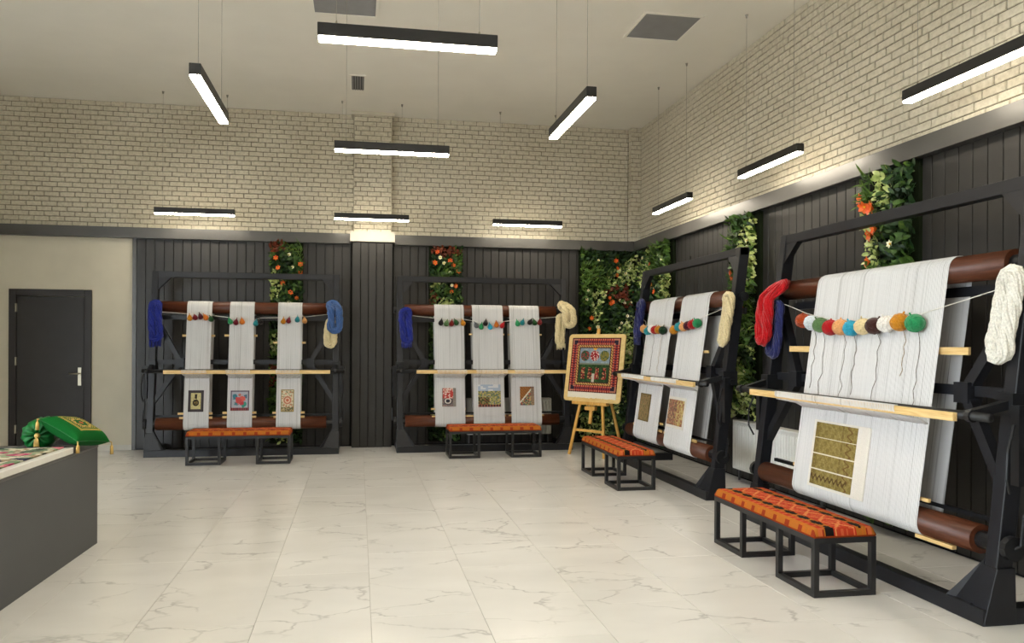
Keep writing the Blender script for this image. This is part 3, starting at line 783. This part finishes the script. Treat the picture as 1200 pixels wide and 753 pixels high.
ball_string(3, ((.10, 1.83), (2.36, 1.86)), [(b[0], b[1] + .05) for b in b3], 'thin white string of yarn balls on the two-warp loom')
ball_string(4, ((.10, 1.84), (2.36, 1.82)), [(b[0], b[1] + .055) for b in b4], 'thin white string of yarn balls on the loom with one wide warp')

# yarn hanks
def hank(l, uc, ztop, zbot, half, br, colr, label, front=.0, n=46, sr=.0085, over=.0, skew=0, fringe=False):
    """loop of strands hung against the post and roller end; front > 0 hangs it before another hank, over lets its top lie back."""
    gap = .896 * br + sr - .005 + front
    root_pts = []; N = 36
    L_ = ztop - zbot
    st = max(.02, L_ - 2 * half - 2 * br); zc_ = (ztop + zbot) / 2; per = 2 * st + 2 * PI * half
    for i in range(N):
        q = per * i / N
        if q < PI * half: a = PI - q / half; u, z = uc + half * math.cos(a), zc_ + st / 2 + half * math.sin(a)
        elif q < PI * half + st: u, z = uc + half, zc_ + st / 2 - (q - PI * half)
        elif q < 2 * PI * half + st: a = -(q - PI * half - st) / half; u, z = uc + half * math.cos(a), zc_ - st / 2 + half * math.sin(a)
        else: u, z = uc - half, zc_ - st / 2 + (q - 2 * PI * half - st)
        f_ = max(0, (z - (ztop - .16)) / .16)
        u += skew * f_ ** 1.5 + .012 * math.sin(z * 9 + uc * 7)
        d = dl(z) - gap + over * min(1, f_ * 1.25)
        root_pts.append(Vector((u, d, z)))
    b = MB()
    for s in range(n):
        rr = br * math.sqrt((s + .5) / n); a0 = s * 2.39996; tw = random.choice((1, 2, 2)); pts = []
        wob = random.random() * 6
        for i, p_ in enumerate(root_pts):
            t_ = (root_pts[(i + 1) % N] - root_pts[i - 1]).normalized(); ref = Vector((0, 1, 0)); x = t_.cross(ref).normalized(); y = x.cross(t_)
            a = a0 + tw * 2 * PI * i / N; k = 1 + .12 * math.sin(i * .9 + wob)
            off = x * math.cos(a) * rr * k + y * math.sin(a) * rr * .8 * k
            pts.append(P_loom(l, *(p_ + off)))
        b.tube(pts, sr, 5, closed=True)
    if fringe:
        for s in range(40):
            u = uc + random.uniform(-half - br, half + br) * .9; d = dl(zbot) - gap + random.uniform(-.018, .018); z0 = zbot + .03
            b.tube([P_loom(l, u, d, z0), P_loom(l, u * .99 + uc * .01, d, zbot - random.uniform(.02, .07))], sr * .7, 4)
    o = b.build('yarn_hank', yarn(colr), None, True); return tag(o, label, 'yarn hank', 'wool hanks hung on the looms')
COB = (30, 44, 140); NAV = (40, 46, 100); DEN = (66, 100, 156); CRE = (232, 216, 172); IVO = (240, 238, 228); RED = (190, 14, 26)
hank(1, .095, 2.02, 1.47, .042, .042, COB, 'cobalt blue wool hank on the loom beside the door', fringe=True)
hank(1, 2.335, 1.82, 1.40, .044, .042, CRE, 'cream wool hank hung beneath a denim blue hank')
hank(1, 2.38, 2.05, 1.59, .052, .046, DEN, 'denim blue wool hank over the roller above a cream hank', front=.090, over=.116, skew=-.07)
hank(2, .145, 1.97, 1.46, .042, .042, COB, 'cobalt blue wool hank at the pilaster side of the loom', fringe=True)
hank(2, 2.43, 2.08, 1.69, .052, .046, CRE, 'thick cream wool hank over the roller end next to the easel', front=.074, over=.099, skew=-.10)
hank(2, 2.325, 1.905, 1.45, .036, .034, CRE, 'long thin cream wool hank hanging in fringes beside the easel', fringe=True)
hank(3, .19, 2.04, 1.53, .046, .042, NAV, 'navy wool hank on the two-warp loom near the corner plants', front=-.007, fringe=True)
hank(3, 2.40, 1.98, 1.45, .038, .040, CRE, 'cream wool hank on the two-warp loom')
hank(4, .150, 1.85, 1.36, .054, .036, NAV, 'navy wool hank hanging behind a red hank')
hank(4, .115, 2.02, 1.46, .050, .042, RED, 'bright red wool hank over the roller end', front=.078, over=.103, skew=.15)
hank(4, 2.36, 1.91, 1.37, .036, .038, IVO, 'ivory white wool hank hung on the post of the wide-warp loom', n=60)

# ------------------------------------------------------------------ benches
BLn, BWd, BHt = 1.21, .40, .345
def d_bench(u, v):
    x = u * BLn; y = abs(v - .5) * 2         # 0 centre .. 1 edge
    h = hsh(int(x * 90), int(v * 40), 1)
    if y < .34:
        g = abs((x / .15) % 1 - .5) * 2; q = y / .34
        m_ = abs(g - q)
        if m_ < .16: return (212, 138, 78) if h > .25 else (220, 110, 70)
        if abs(g - .1) + q < .5: return (176, 44, 30)
        return (182, 58, 32) if h > .35 else (200, 92, 54)
    if y < .385: return (186, 48, 26)
    ex = ((x / .132 + (.5 if v > .5 else 0)) % 1 - .5) * .132 / .058; ey = (y - .50) / .12
    if ex * ex + ey * ey < 1: return (20, 15, 14)
    if y < .66: return (176, 104, 34) if h > .2 else (190, 104, 34)
    if y < .69 + .02 * math.cos(2 * PI * x / .066): return (150, 40, 22)
    if y < .86: return (182, 52, 26) if ((x / .06) % 1) > .3 else (206, 104, 58)
    if y < .97 or (x / .132) % 1 > .3: return (178, 104, 36) if h > .15 else (190, 104, 34)
    return (146, 52, 24)
def cushion_mesh():
    nx, ny = 130, 44
    def pos(a, c):
        x = (a - .5) * BLn; y = (c - .5) * BWd
        # rounded pillow profile: wrap the outer 8 % down the sides
        ex = max(0, abs(a - .5) * 2 - .965) / .035; ey = max(0, abs(c - .5) * 2 - .86) / .14
        e = min(1, math.hypot(ex, ey))
        z = BHt + .012 + .045 * math.sqrt(max(0, 1 - e * e)) + .006 * (1 - ((c - .5) * 2) ** 2) * (1 - ((a - .5) * 2) ** 8)
        return (x, y, z)
    b = MB()
    for j in range(ny + 1):
        for i in range(nx + 1): b.v.append(pos(i / nx, j / ny))
    for j in range(ny):
        for i in range(nx):
            k = j * (nx + 1) + i; b.f.append((k, k + 1, k + nx + 2, k + nx + 1))
    b.c = paint(nx, ny, d_bench)
    # skirt and underside
    ring = [i for i in range(nx + 1)] + [(j) * (nx + 1) + nx for j in range(1, ny + 1)] + [ny * (nx + 1) + i for i in range(nx - 1, -1, -1)] + [j * (nx + 1) for j in range(ny - 1, 0, -1)]
    k = len(b.v); dark = lin((150, 60, 24))
    for r in ring: x, y, z = b.v[r]; b.v.append((x * .995, y * .99, BHt))
    n = len(ring)
    for i in range(n):
        j = (i + 1) % n; b.f.append((ring[j], ring[i], k + i, k + j)); b.c.append(dark)
    b.f.append(tuple(k + i for i in range(n - 1, -1, -1))); b.c.append(dark)
    return b.mesh('cushion', M['textile'], True)
CM = cushion_mesh()
def make_bench():
    r = empty('bench'); I = M['bench_iron']; t_ = .032; hx, hy = BLn / 2, BWd / 2
    obj('cushion', CM, r)
    for sy in (-1, 1): MB().box(-hx, hx, sy * hy - (t_ if sy > 0 else 0), sy * hy + (t_ if sy < 0 else 0), BHt - t_, BHt).build('seat_rail', I, r)
    for sx in (-1, 1): MB().box(sx * hx - (t_ if sx > 0 else 0), sx * hx + (t_ if sx < 0 else 0), -hy + t_, hy - t_, BHt - t_, BHt).build('seat_rail', I, r)
    for x0 in (-hx, hx - .4):
        for x in (x0, x0 + .4 - t_):
            for y in (-hy, hy - t_): MB().box(x, x + t_, y, y + t_, 0, BHt - t_).build('leg', I, r)
        for y in (-hy, hy - t_): MB().box(x0 + t_, x0 + .4 - t_, y, y + t_, 0, t_).build('stretcher', I, r)
        for x in (x0, x0 + .4 - t_): MB().box(x, x + t_, -hy + t_, hy - t_, 0, t_).build('stretcher', I, r)
    return r
b0 = make_bench()
for i, (x, y, rz, lab) in enumerate(((-1.42, 9.33, 0, 'low kilim covered bench in front of the loom by the door'), (1.755, 9.45, 0, 'low kilim covered bench in front of the loom between pilaster and easel'),
                                     (2.77, 7.60, PI / 2, 'low kilim covered bench in front of the two-warp loom'), (2.82, 4.475, PI / 2, 'low kilim covered bench in front of the wide-warp loom'))):
    o = b0 if i == 0 else copy_tree(b0); o.location = (x, y, 0); o.rotation_euler = (0, 0, rz); tag(o, lab, 'bench', 'kilim benches')

# ------------------------------------------------------------------ easel and carpet board
ANG = math.radians(-55)
ez = tag(empty('easel', (2.925, 9.19, 0), ANG), 'pine wood easel carrying the framed carpet sample', 'easel')
# local x = along the board, local y = backwards
E_ = M['easel_wood']
def ebar(name, a, b_, w=.038, h=.026): return smooth_bevel(MB().bar(a, b_, w, h, (0, 1, 0)).build(name, E_, ez), .003, 1)
ly = lambda z: .03 + .15 * z
ebar('front_leg', (-.285, ly(0), 0), (-.06, ly(1.5), 1.5)); ebar('front_leg', (.285, ly(0), 0), (.06, ly(1.5), 1.5))
ebar('mast', (0, ly(.42) + .012, .42), (0, ly(1.68) + .012, 1.68), .045, .024)
ebar('crossbar', (-.24, ly(.33) + .012, .33), (.24, ly(.33) + .012, .33), .034, .024)
ebar('rear_leg', (0, ly(1.45) + .04, 1.45), (.04, .78, 0))
smooth_bevel(MB().box(-.28, .28, ly(.69) - .06, ly(.69) + .01, .67, .711).build('ledge', E_, ez), .003, 1)
smooth_bevel(MB().box(-.08, .08, ly(.64) - .035, ly(.64) + .03, .60, .65).build('ledge_block', E_, ez), .003, 1)
# board
bd = tag(empty('carpet_board', (2.925 + .0115 * math.cos(ANG), 9.19 + .0115 * math.sin(ANG), 0), ANG), 'pictorial carpet with red border mounted on a pine board on the easel', 'carpet')
BWID, BHGT = .92, .905
def bp(x, s, off):             # point on the leaning board: s = height along it
    z = .71 + s * .988; return (x, ly(z) - .0125 - off, z)
outl = []
for cx, cy, a0 in ((BWID / 2 - .05, .05, -PI / 2), (BWID / 2 - .05, BHGT - .05, 0), (-BWID / 2 + .05, BHGT - .05, PI / 2), (-BWID / 2 + .05, .05, PI)):
    for i in range(6): a = a0 + PI / 2 * i / 5; outl.append((cx + .05 * math.cos(a), cy + .05 * math.sin(a)))
b = MB(); b.prism([bp(x, s, 0) for x, s in outl], Vector(bp(0, 0, .022)) - Vector(bp(0, 0, 0))); smooth_bevel(b.build('backing_board', M['ply'], bd), .004)
def d_carpet(u, v):
    e = min(u, 1 - u, v, 1 - v)
    if e < .02: return (62, 22, 24)
    if e < .125:
        x = (u if (v < .125 or v > .875) else v) * 22; q = (e - .02) / .105
        g = x % 1
        if u < .125 and v < .125 or u > .875 and v < .125 or u < .125 and v > .875 or u > .875 and v > .875:
            return (40, 34, 50) if abs(q - .5) < .25 else (180, 120, 100)
        if abs(q - .5) < .14 and .25 < g < .75: return (58, 40, 60)
        if (q < .25 or q > .75) and g < .4: return (200, 124, 100)
        return (138, 40, 38) if (int(x) % 2) else (158, 62, 52)
    if e < .14: return (40, 26, 30)
    if e < .175: return (196, 160, 92) if int((u + v) * 60) % 3 else (120, 60, 50)
    if e < .195: return (60, 34, 34)
    su, sv = (u - .195) / .61, (v - .195) / .61
    if math.hypot(u - .5, v - .82) < .045: return (232, 176, 60)
    if sv > .52:
        for cx, c1, c2 in ((.17, (44, 76, 52), (150, 60, 60)), (.5, (150, 36, 44), (220, 190, 180)), (.83, (128, 118, 56), (70, 90, 60))):
            r = math.hypot((su - cx), (sv - .78) * .95)
            if r < .15: return c1 if hsh(int(u * 60), int(v * 60), 2) > .35 else c2
        if sv < .56: return (120, 126, 110)
        return (128, 146, 160) if hsh(int(u * 30), int(v * 50)) > .3 else (150, 164, 172)
    h = hsh(int(u * 44), int(v * 40), 9)
    for cx in (.14, .38, .62, .86):
        if abs(su - cx) < .07 * (1.2 - sv) and .08 < sv < .42: return [(146, 50, 46), (100, 40, 40), (176, 130, 90), (40, 46, 34)][int(h * 4)]
    if abs(su - .5) < .04 and sv < .25: return (190, 186, 170)
    return (38, 64, 36) if h > .3 else (54, 84, 46)
me = grid_mesh('carpet', 110, 110, lambda a, c: bp((a - .5) * .785, .125 + .73 * c, .026), paint(110, 110, d_carpet), M['textile'])
solid(obj('carpet', me, bd), .006)
me = grid_mesh('white_fringe', 60, 8, lambda a, c: bp((a - .5) * .785, .045 + (.012 * hsh(int(a * 60)) * (1 - c)) + .085 * c, .0245 + .002 * (int(a * 60) % 2)), [lin((232, 226, 208))] * 480, M['textile'])
solid(obj('fringe', me, bd), .003)

# ------------------------------------------------------------------ plant strips
def leaf_into(b, P, N, up, ln, wd, bend):
    """leaf from P growing along 'up' direction, tilted out by normal N."""
    d = up.normalized(); side = d.cross(N).normalized(); n = N.normalized(); k = len(b.v)
    for i, wf_ in enumerate((.25, 1, .8, .0)):
        t_ = i / 3; c = P + d * (ln * t_) + n * (bend * ln * math.sin(t_ * 2.2))
        if wf_ == 0: b.v.append(tuple(c))
        else: b.v += [tuple(c - side * wd / 2 * wf_ + n * .12 * wd), tuple(c), tuple(c + side * wd / 2 * wf_ + n * .12 * wd)]
    for i in range(2):
        a = k + 3 * i; b.f += [(a, a + 1, a + 4, a + 3), (a + 1, a + 2, a + 5, a + 4)]
    a = k + 6; b.f += [(a, a + 1, a + 3), (a + 1, a + 2, a + 3)]
# one flower of five curled petals
def flower_mesh(mat, r=.045):
    b = MB()
    for i in range(6):
        a = 2 * PI * i / 6; leaf_into(b, Vector((0, 0, .0)), Vector((0, 0, 1)), Vector((math.cos(a), math.sin(a), .45)), r, r * .62, .28)
    return b.mesh('flower', mat, True)
FO, FW = flower_mesh(M['petal_orange']), flower_mesh(M['petal_white'], .032)
EYE = MB().lathe([(.003, .008), (.008, .012), (.006, .018), (.001, .02)], 8).mesh('flower_eye', M['flower_eye'], True)
big = {}
for nm, mt, ln, wd in (('mid', 'leaf_mid', .095, .042), ('pale', 'leaf_pale', .075, .036), ('blade', 'leaf_blade', .15, .02)):
    b = MB(); leaf_into(b, Vector((0, 0, 0)), Vector((0, 0, 1)), Vector((1, 0, .25)), ln, wd, .2); big[nm] = b.mesh('leaf', M[mt], True)
def strip(org, ax, nrm, width, z0, z1, label, seed, flowers, mix, dens=1500, nbig=45, white=10, fs=1.0):
    rnd = random.Random(seed); ax = Vector(ax); nrm = Vector(nrm); r = tag(empty('plant_panel', org), label, 'plant wall')
    P0 = Vector((0, 0, 0))
    def at(a, z, d): return ax * a + nrm * d + Vector((0, 0, z - org[2]))
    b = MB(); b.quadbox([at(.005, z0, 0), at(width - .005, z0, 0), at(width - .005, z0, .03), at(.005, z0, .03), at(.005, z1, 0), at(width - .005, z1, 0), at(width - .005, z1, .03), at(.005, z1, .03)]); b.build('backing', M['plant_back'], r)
    kinds = ['leaf_mid', 'leaf_dark', 'leaf_pale', 'leaf_blade', 'leaf_red']; mb = {k_: MB() for k_ in kinds}
    centres = [(rnd.uniform(0, width), rnd.uniform(z0, z1), rnd.choices(kinds, mix)[0]) for _ in range(int(width * (z1 - z0) * 16) + 4)]
    up = Vector((0, 0, 1))
    for _ in range(int(width * (z1 - z0) * dens)):
        a = rnd.uniform(.01, width - .01); z = rnd.uniform(z0 + .03, z1 - .03)
        k_ = min(centres, key=lambda c: (c[0] - a) ** 2 + (c[1] - z) ** 2)[2] if rnd.random() < .8 else rnd.choice(('leaf_mid', 'leaf_dark'))
        th = rnd.uniform(-1, 1) * 2.4; d = ax * math.sin(th) + up * math.cos(th) + nrm * rnd.uniform(.15, 1.1)
        n_ = (nrm + ax * rnd.uniform(-.6, .6) + up * rnd.uniform(-.2, .8)).normalized()
        ln, wd = dict(leaf_mid=(.085, .04), leaf_dark=(.08, .035), leaf_pale=(.055, .032), leaf_blade=(.12, .014), leaf_red=(.07, .035))[k_]
        s = rnd.uniform(.7, 1.3); depth = rnd.uniform(.05, .09) if k_ != 'leaf_dark' else rnd.uniform(.045, .065)
        if a < .05 and d.dot(ax) < 0 or a > width - .05 and d.dot(ax) > 0: d = d - ax * d.dot(ax) * .9
        leaf_into(mb[k_], at(a, z, depth), n_, d, ln * s, wd * s, rnd.uniform(-.04, .3))
    for k_ in kinds:
        if mb[k_].v: stuff(mb[k_].build(dict(leaf_mid='green_foliage', leaf_dark='dark_foliage', leaf_pale='pale_foliage', leaf_blade='blade_foliage', leaf_red='russet_foliage')[k_], M[k_], r, True))
    q = nrm.to_track_quat('Z', 'X')
    for _ in range(nbig):
        a = rnd.uniform(.05, width - .05); z = rnd.uniform(z0 + .1, z1 - .1); k_ = min(centres, key=lambda c: (c[0] - a) ** 2 + (c[1] - z) ** 2)[2]
        o = obj('leaf', big[{'leaf_pale': 'pale', 'leaf_blade': 'blade'}.get(k_, 'mid')], r, at(a, z, .085)); o.rotation_mode = 'QUATERNION'
        from mathutils import Quaternion
        o.rotation_quaternion = q @ Quaternion((0, 0, 1), rnd.uniform(0, 6.3)) @ Quaternion((0, 1, 0), rnd.uniform(-.5, .1))
    def flw(me, a, z, s):
        o = obj('flower', me, r, at(a, z, .105)); o.rotation_mode = 'QUATERNION'
        from mathutils import Quaternion
        o.rotation_quaternion = q @ Quaternion((1, 0, 0), rnd.uniform(-.4, .4)) @ Quaternion((0, 1, 0), rnd.uniform(-.4, .4)); o.scale = (s, s, s)
        obj('flower_eye', EYE, o)
    for a, z in flowers: flw(FO, a * width, z, rnd.uniform(.8, 1.1) * fs)
    for _ in range(white): flw(FW, rnd.uniform(.08, width - .08), rnd.uniform(z0 + .2, z1 - .1), rnd.uniform(.8, 1.2))
    return r
ZP0, ZP1 = .06, ZB - .005
yb = D - .022; xb = XR - .022
mixA = (3, 3, 2, 2, 1.2)
strip((-1.224, yb, 0), (1, 0, 0), (0, -1, 0), .455, ZP0, ZP1, 'narrow plant panel with orange flowers behind the loom by the door', 11,
      [(.2, 2.64), (.28, 2.50), (.38, 2.30), (.62, 2.16), (.82, 2.10), (.93, 2.56), (.92, 2.45), (.35, 1.2), (.6, .7), (.3, 2.0)], (2.2, 4.5, 2.4, 1.5, 1.2))
strip((.994, yb, 0), (1, 0, 0), (0, -1, 0), .488, ZP0, ZP1, 'narrow plant panel with orange flowers beside the pilaster loom', 12,
      [(.62, 2.66), (.72, 2.60), (.86, 2.50), (.80, 2.30), (.66, 2.22), (.25, 2.78), (.4, 1.0), (.15, 2.62)], (2.2, 4.5, 2.4, 1.5, 1.2))
strip((3.24, yb, 0), (1, 0, 0), (0, -1, 0), .90, ZP0, ZP1, 'broad dark plant panel on the back wall in the corner behind the easel', 13,
      [(.62, 2.72), (.63, 2.60), (.62, 2.50), (.50, 2.16), (.52, 2.08), (.2, 1.86), (.55, 2.10), (.16, 1.7)], (2, 6, 2.2, 1.2, 1.6), white=30, nbig=70)
strip((xb, 10.25, 0), (0, -1, 0), (-1, 0, 0), 1.08, ZP0, ZP1, 'broad plant panel on the side wall in the corner behind the two-warp loom', 14,
      [(.45, 2.6), (.35, 2.35), (.6, 2.2), (.5, 2.3)], (2, 4, 3, 2.5, 1), white=16, nbig=60)
strip((xb, 7.55, 0), (0, -1, 0), (-1, 0, 0), .51, .67, ZP1, 'narrow pale plant panel between the two-warp loom and the wide-warp loom', 15,
      [(.12, 2.26), (.2, 2.20), (.5, 2.24), (.55, 1.88), (.62, 1.82), (.4, 1.9)], (2.5, 2.5, 4, 2, .6), nbig=60, fs=1.2)
strip((xb, 5.40, 0), (0, -1, 0), (-1, 0, 0), .545, ZP0, ZP1, 'narrow plant panel with orange lilies behind the wide-warp loom', 16,
      [(.05, 2.66), (.10, 2.60), (.28, 2.56), (.33, 2.48), (.35, 2.40), (.25, 2.36), (.22, 2.14), (.2, 1.98), (.12, 2.02)], (2, 2.2, 4.5, 2.2, .2), nbig=60, fs=1.5)

# ------------------------------------------------------------------ radiators
def radiator(loc, rz, length, label):
    r = tag(empty('radiator', loc, rz), label, 'radiator', 'panel radiators'); h = .51
    MB().box(0, length, -.06, -.05, 0, h).build('front_panel', M['white_metal'], r)
    MB().box(0, length, .045, .055, 0, h).build('rear_panel', M['white_metal'], r)
    me = MB().prism([(-.016, 0, .03), (-.008, -.009, .03), (.008, -.009, .03), (.016, 0, .03)][::-1], (0, 0, h - .06)).mesh('fin', M['white_metal'])
    n = int(length / .045)
    for i in range(n): obj('fin', me, r, (length * (i + .5) / n, -.06, 0))
    smooth_bevel(MB().box(-.004, length + .004, -.064, .058, h - .004, h + .016).build('top_grille', M['white_metal'], r), .005)
    for x in (-.006, length): MB().box(x, x + .006, -.06, .055, .01, h).build('side_panel', M['white_metal'], r)
    MB().tube([(.03, 0, .02), (.03, 0, -.128)], .012, 8).build('supply_pipe', M['pipe'], r)
    MB().tube([(length - .03, 0, .02), (length - .03, 0, -.128)], .012, 8).build('supply_pipe', M['pipe'], r)
radiator((XR - .085, 7.42, .13), -PI / 2, 1.5, 'white ribbed radiator behind the far post of the wide-warp loom')
radiator((1.56, D - .085, .15), 0, 1.24, 'white ribbed radiator half hidden behind the loom near the easel')

# ------------------------------------------------------------------ counter
CA = math.radians(-1.8)
ct = tag(empty('display_counter', (-1.873, 5.71, 0), CA), 'grey display counter with raised white edged top', 'counter')
smooth_bevel(MB().box(-1.5, 0, -4.5, 0, .0, .70).build('body', M['counter'], ct), .003)
smooth_bevel(MB().box(-1.5, .004, -4.5, .004, .70, .716).build('top', M['counter_top'], ct), .003)
smooth_bevel(MB().box(-1.35, .0, -4.4, -.42, .716, .758).build('raised_slab', M['slab_white'], ct), .006)
def d_cloth(u, v):
    x, y = u * 1.0, v * 2.6
    h = hsh(int(x * 26), int(y * 26), 3); g = math.sin(x * 21 + 2.5 * math.sin(y * 11)) + math.sin(y * 19 + x * 9)
    if y > .9 and y < 1.05 or y < .04: return (24, 24, 52)
    if y < .95 and y > .5 and g < -.2: return (30, 30, 62)
    if g > 1.1: return (176, 64, 106) if h > .3 else (214, 130, 140)
    if g > .3: return (116, 140, 106) if h > .4 else (150, 168, 134)
    if g > -.6: return (206, 200, 176) if h > .4 else (150, 130, 104)
    return (96, 118, 92) if h > .5 else (58, 66, 60)
me = grid_mesh('embroidered_cloth', 60, 150, lambda a, c: (-.045 - a * .9, -.43 - .1 * a - c * 2.6, .7665 + .003 * math.sin(a * 23) * math.sin(c * 31)), paint(60, 150, d_cloth), M['textile'], True)
cl_ = solid(obj('embroidered_cloth', me), .006); cl_.location = (-1.873, 5.71, 0); cl_.rotation_euler = (0, 0, CA)
tag(cl_, 'embroidered green and pink cloth with navy patches lying on the counter', 'textile')

# bolster
bo = tag(empty('bolster_cushion', (-2.175, 5.44, .716 + .105), 0), 'round green velvet bolster with gold button end on the counter', 'cushion')
R_ = .105; LB = .34
b = MB(); n = 40
prof = [(.012, 0.012), (.035, .0), (.07, .004), (.095, .02), (R_, .05), (R_, LB - .05), (.095, LB - .02), (.07, LB - .004), (.035, LB), (.012, LB - .012)]
k = 0
for (r, y) in prof:
    for j in range(n):
        a = 2 * PI * j / n; f_ = 1 + (.05 * math.sin(a * 10) + .03 * math.sin(a * 17 + 1)) * (1 if y < .06 or y > LB - .06 else .35)
        ins = .012 * math.sin(a * 10) if .01 < r < .1 else 0
        b.v.append((r * f_ * math.cos(a), y + (ins if y < LB / 2 else -ins), max(r * f_ * math.sin(a), -R_ + .001)))
for i in range(len(prof) - 1):
    for j in range(n):
        j2 = (j + 1) % n; b.f.append((i * n + j, (i + 1) * n + j, (i + 1) * n + j2, i * n + j2))
b.f.append(tuple(range(n))); b.f.append(tuple(len(b.v) - n + j for j in range(n - 1, -1, -1)))
b.build('velvet_body', M['green_velvet'], bo, True)
b = MB(); b.tube([(0, .012, 0), (0, -.014, 0)], [.02, .015], 12); b.build('gold_button', M['gold'], bo, True)
b = MB()
for i in range(14):
    a = 2 * PI * i / 14; b.tube([(0, -.01, -.01), (.012 * math.cos(a), -.014, -.03), (.016 * math.cos(a), -.014 + .006 * math.sin(a), -.088)], .0032, 5)
b.build('tassel', M['gold'], bo, True)
bo.rotation_euler = (0, 0, .18)

# square pillow: tilted, one corner on the bolster
pw = tag(empty('square_pillow', (-1.951, 5.51, .842), 0), 'plump green velvet pillow with gold border and tassels leaning on the bolster', 'cushion')
S_ = .21; T_ = .155
def pil_pos(a, c, side):
    x, y = (a - .5) * 2, (c - .5) * 2
    pin = 1 - .10 * (1 - x * x) * (y * y) ** 1.5; pin2 = 1 - .10 * (1 - y * y) * (x * x) ** 1.5
    h = .068 * ((1 - x ** 4) * (1 - y ** 4)) ** .55
    return (x * S_ * pin2, y * T_ * pin, side * h)
def d_pillow(u, v):
    e = min(u, 1 - u, v, 1 - v)
    if .17 < e < .195 or .215 < e < .23: return (214, 178, 96)
    if .195 <= e <= .215: return (60, 120, 44)
    r = math.hypot(u - .5, v - .5); a = math.atan2(v - .5, u - .5)
    if abs(r - .17 - .025 * math.sin(8 * a)) < .022: return (208, 172, 98)
    if r < .05: return (200, 90, 60)
    if .27 < e < .34 and (int(u * 34) + int(v * 34)) % 2: return (196, 160, 96)
    return (8, 94, 34)
NP = 56
for side, nm in ((1, 'velvet_front'), (-1, 'velvet_back')):
    me = grid_mesh(nm, NP, NP, lambda a, c: pil_pos(a if side > 0 else 1 - a, c, side), paint(NP, NP, d_pillow if side > 0 else (lambda u, v: (6, 84, 30))), M['textile'], True); obj(nm, me, pw)
b = MB(); ring = []
for i in range(96):
    q = i / 24; s = int(q); f_ = q - s; a, c = [(f_, 0), (1, f_), (1 - f_, 1), (0, 1 - f_)][s]; ring.append(pil_pos(a, c, 1))
b.tube(ring, .003, 6, closed=True); b.build('piping', M['green_velvet'], pw, True)
ex1 = Vector((.076, .405, -.055)).normalized(); ey1 = Vector((-.238, .10, .13)); ey1 = (ey1 - ex1 * ex1.dot(ey1)).normalized(); ez1 = ex1.cross(ey1)
pw.rotation_euler = Matrix((ex1, ey1, ez1)).transposed().to_euler()
pw_m = Matrix.Translation(pw.location) @ Matrix((ex1, ey1, ez1)).transposed().to_4x4()
for cx, cy in ((-1, -1), (1, -1), (1, 1), (-1, 1)):
    base = Vector((cx * S_, cy * T_, 0)); inv = pw_m.to_3x3().inverted(); dn = inv @ Vector((0, 0, -1)); b = MB()
    wz = (pw_m @ base).z; ln = min(.075, max(.03, wz - .725)) if not (cx > 0 and cy < 0) else .085
    out = Vector((cx, cy, 0)).normalized() * .012
    b.tube([base, base + out, base + out + dn * .02], .005, 6); b.tube([base + out + dn * .018, base + out + dn * .03, base + out + dn * ln], [.006, .011, .013], 8)
    b.build('tassel', M['gold'], pw, True)
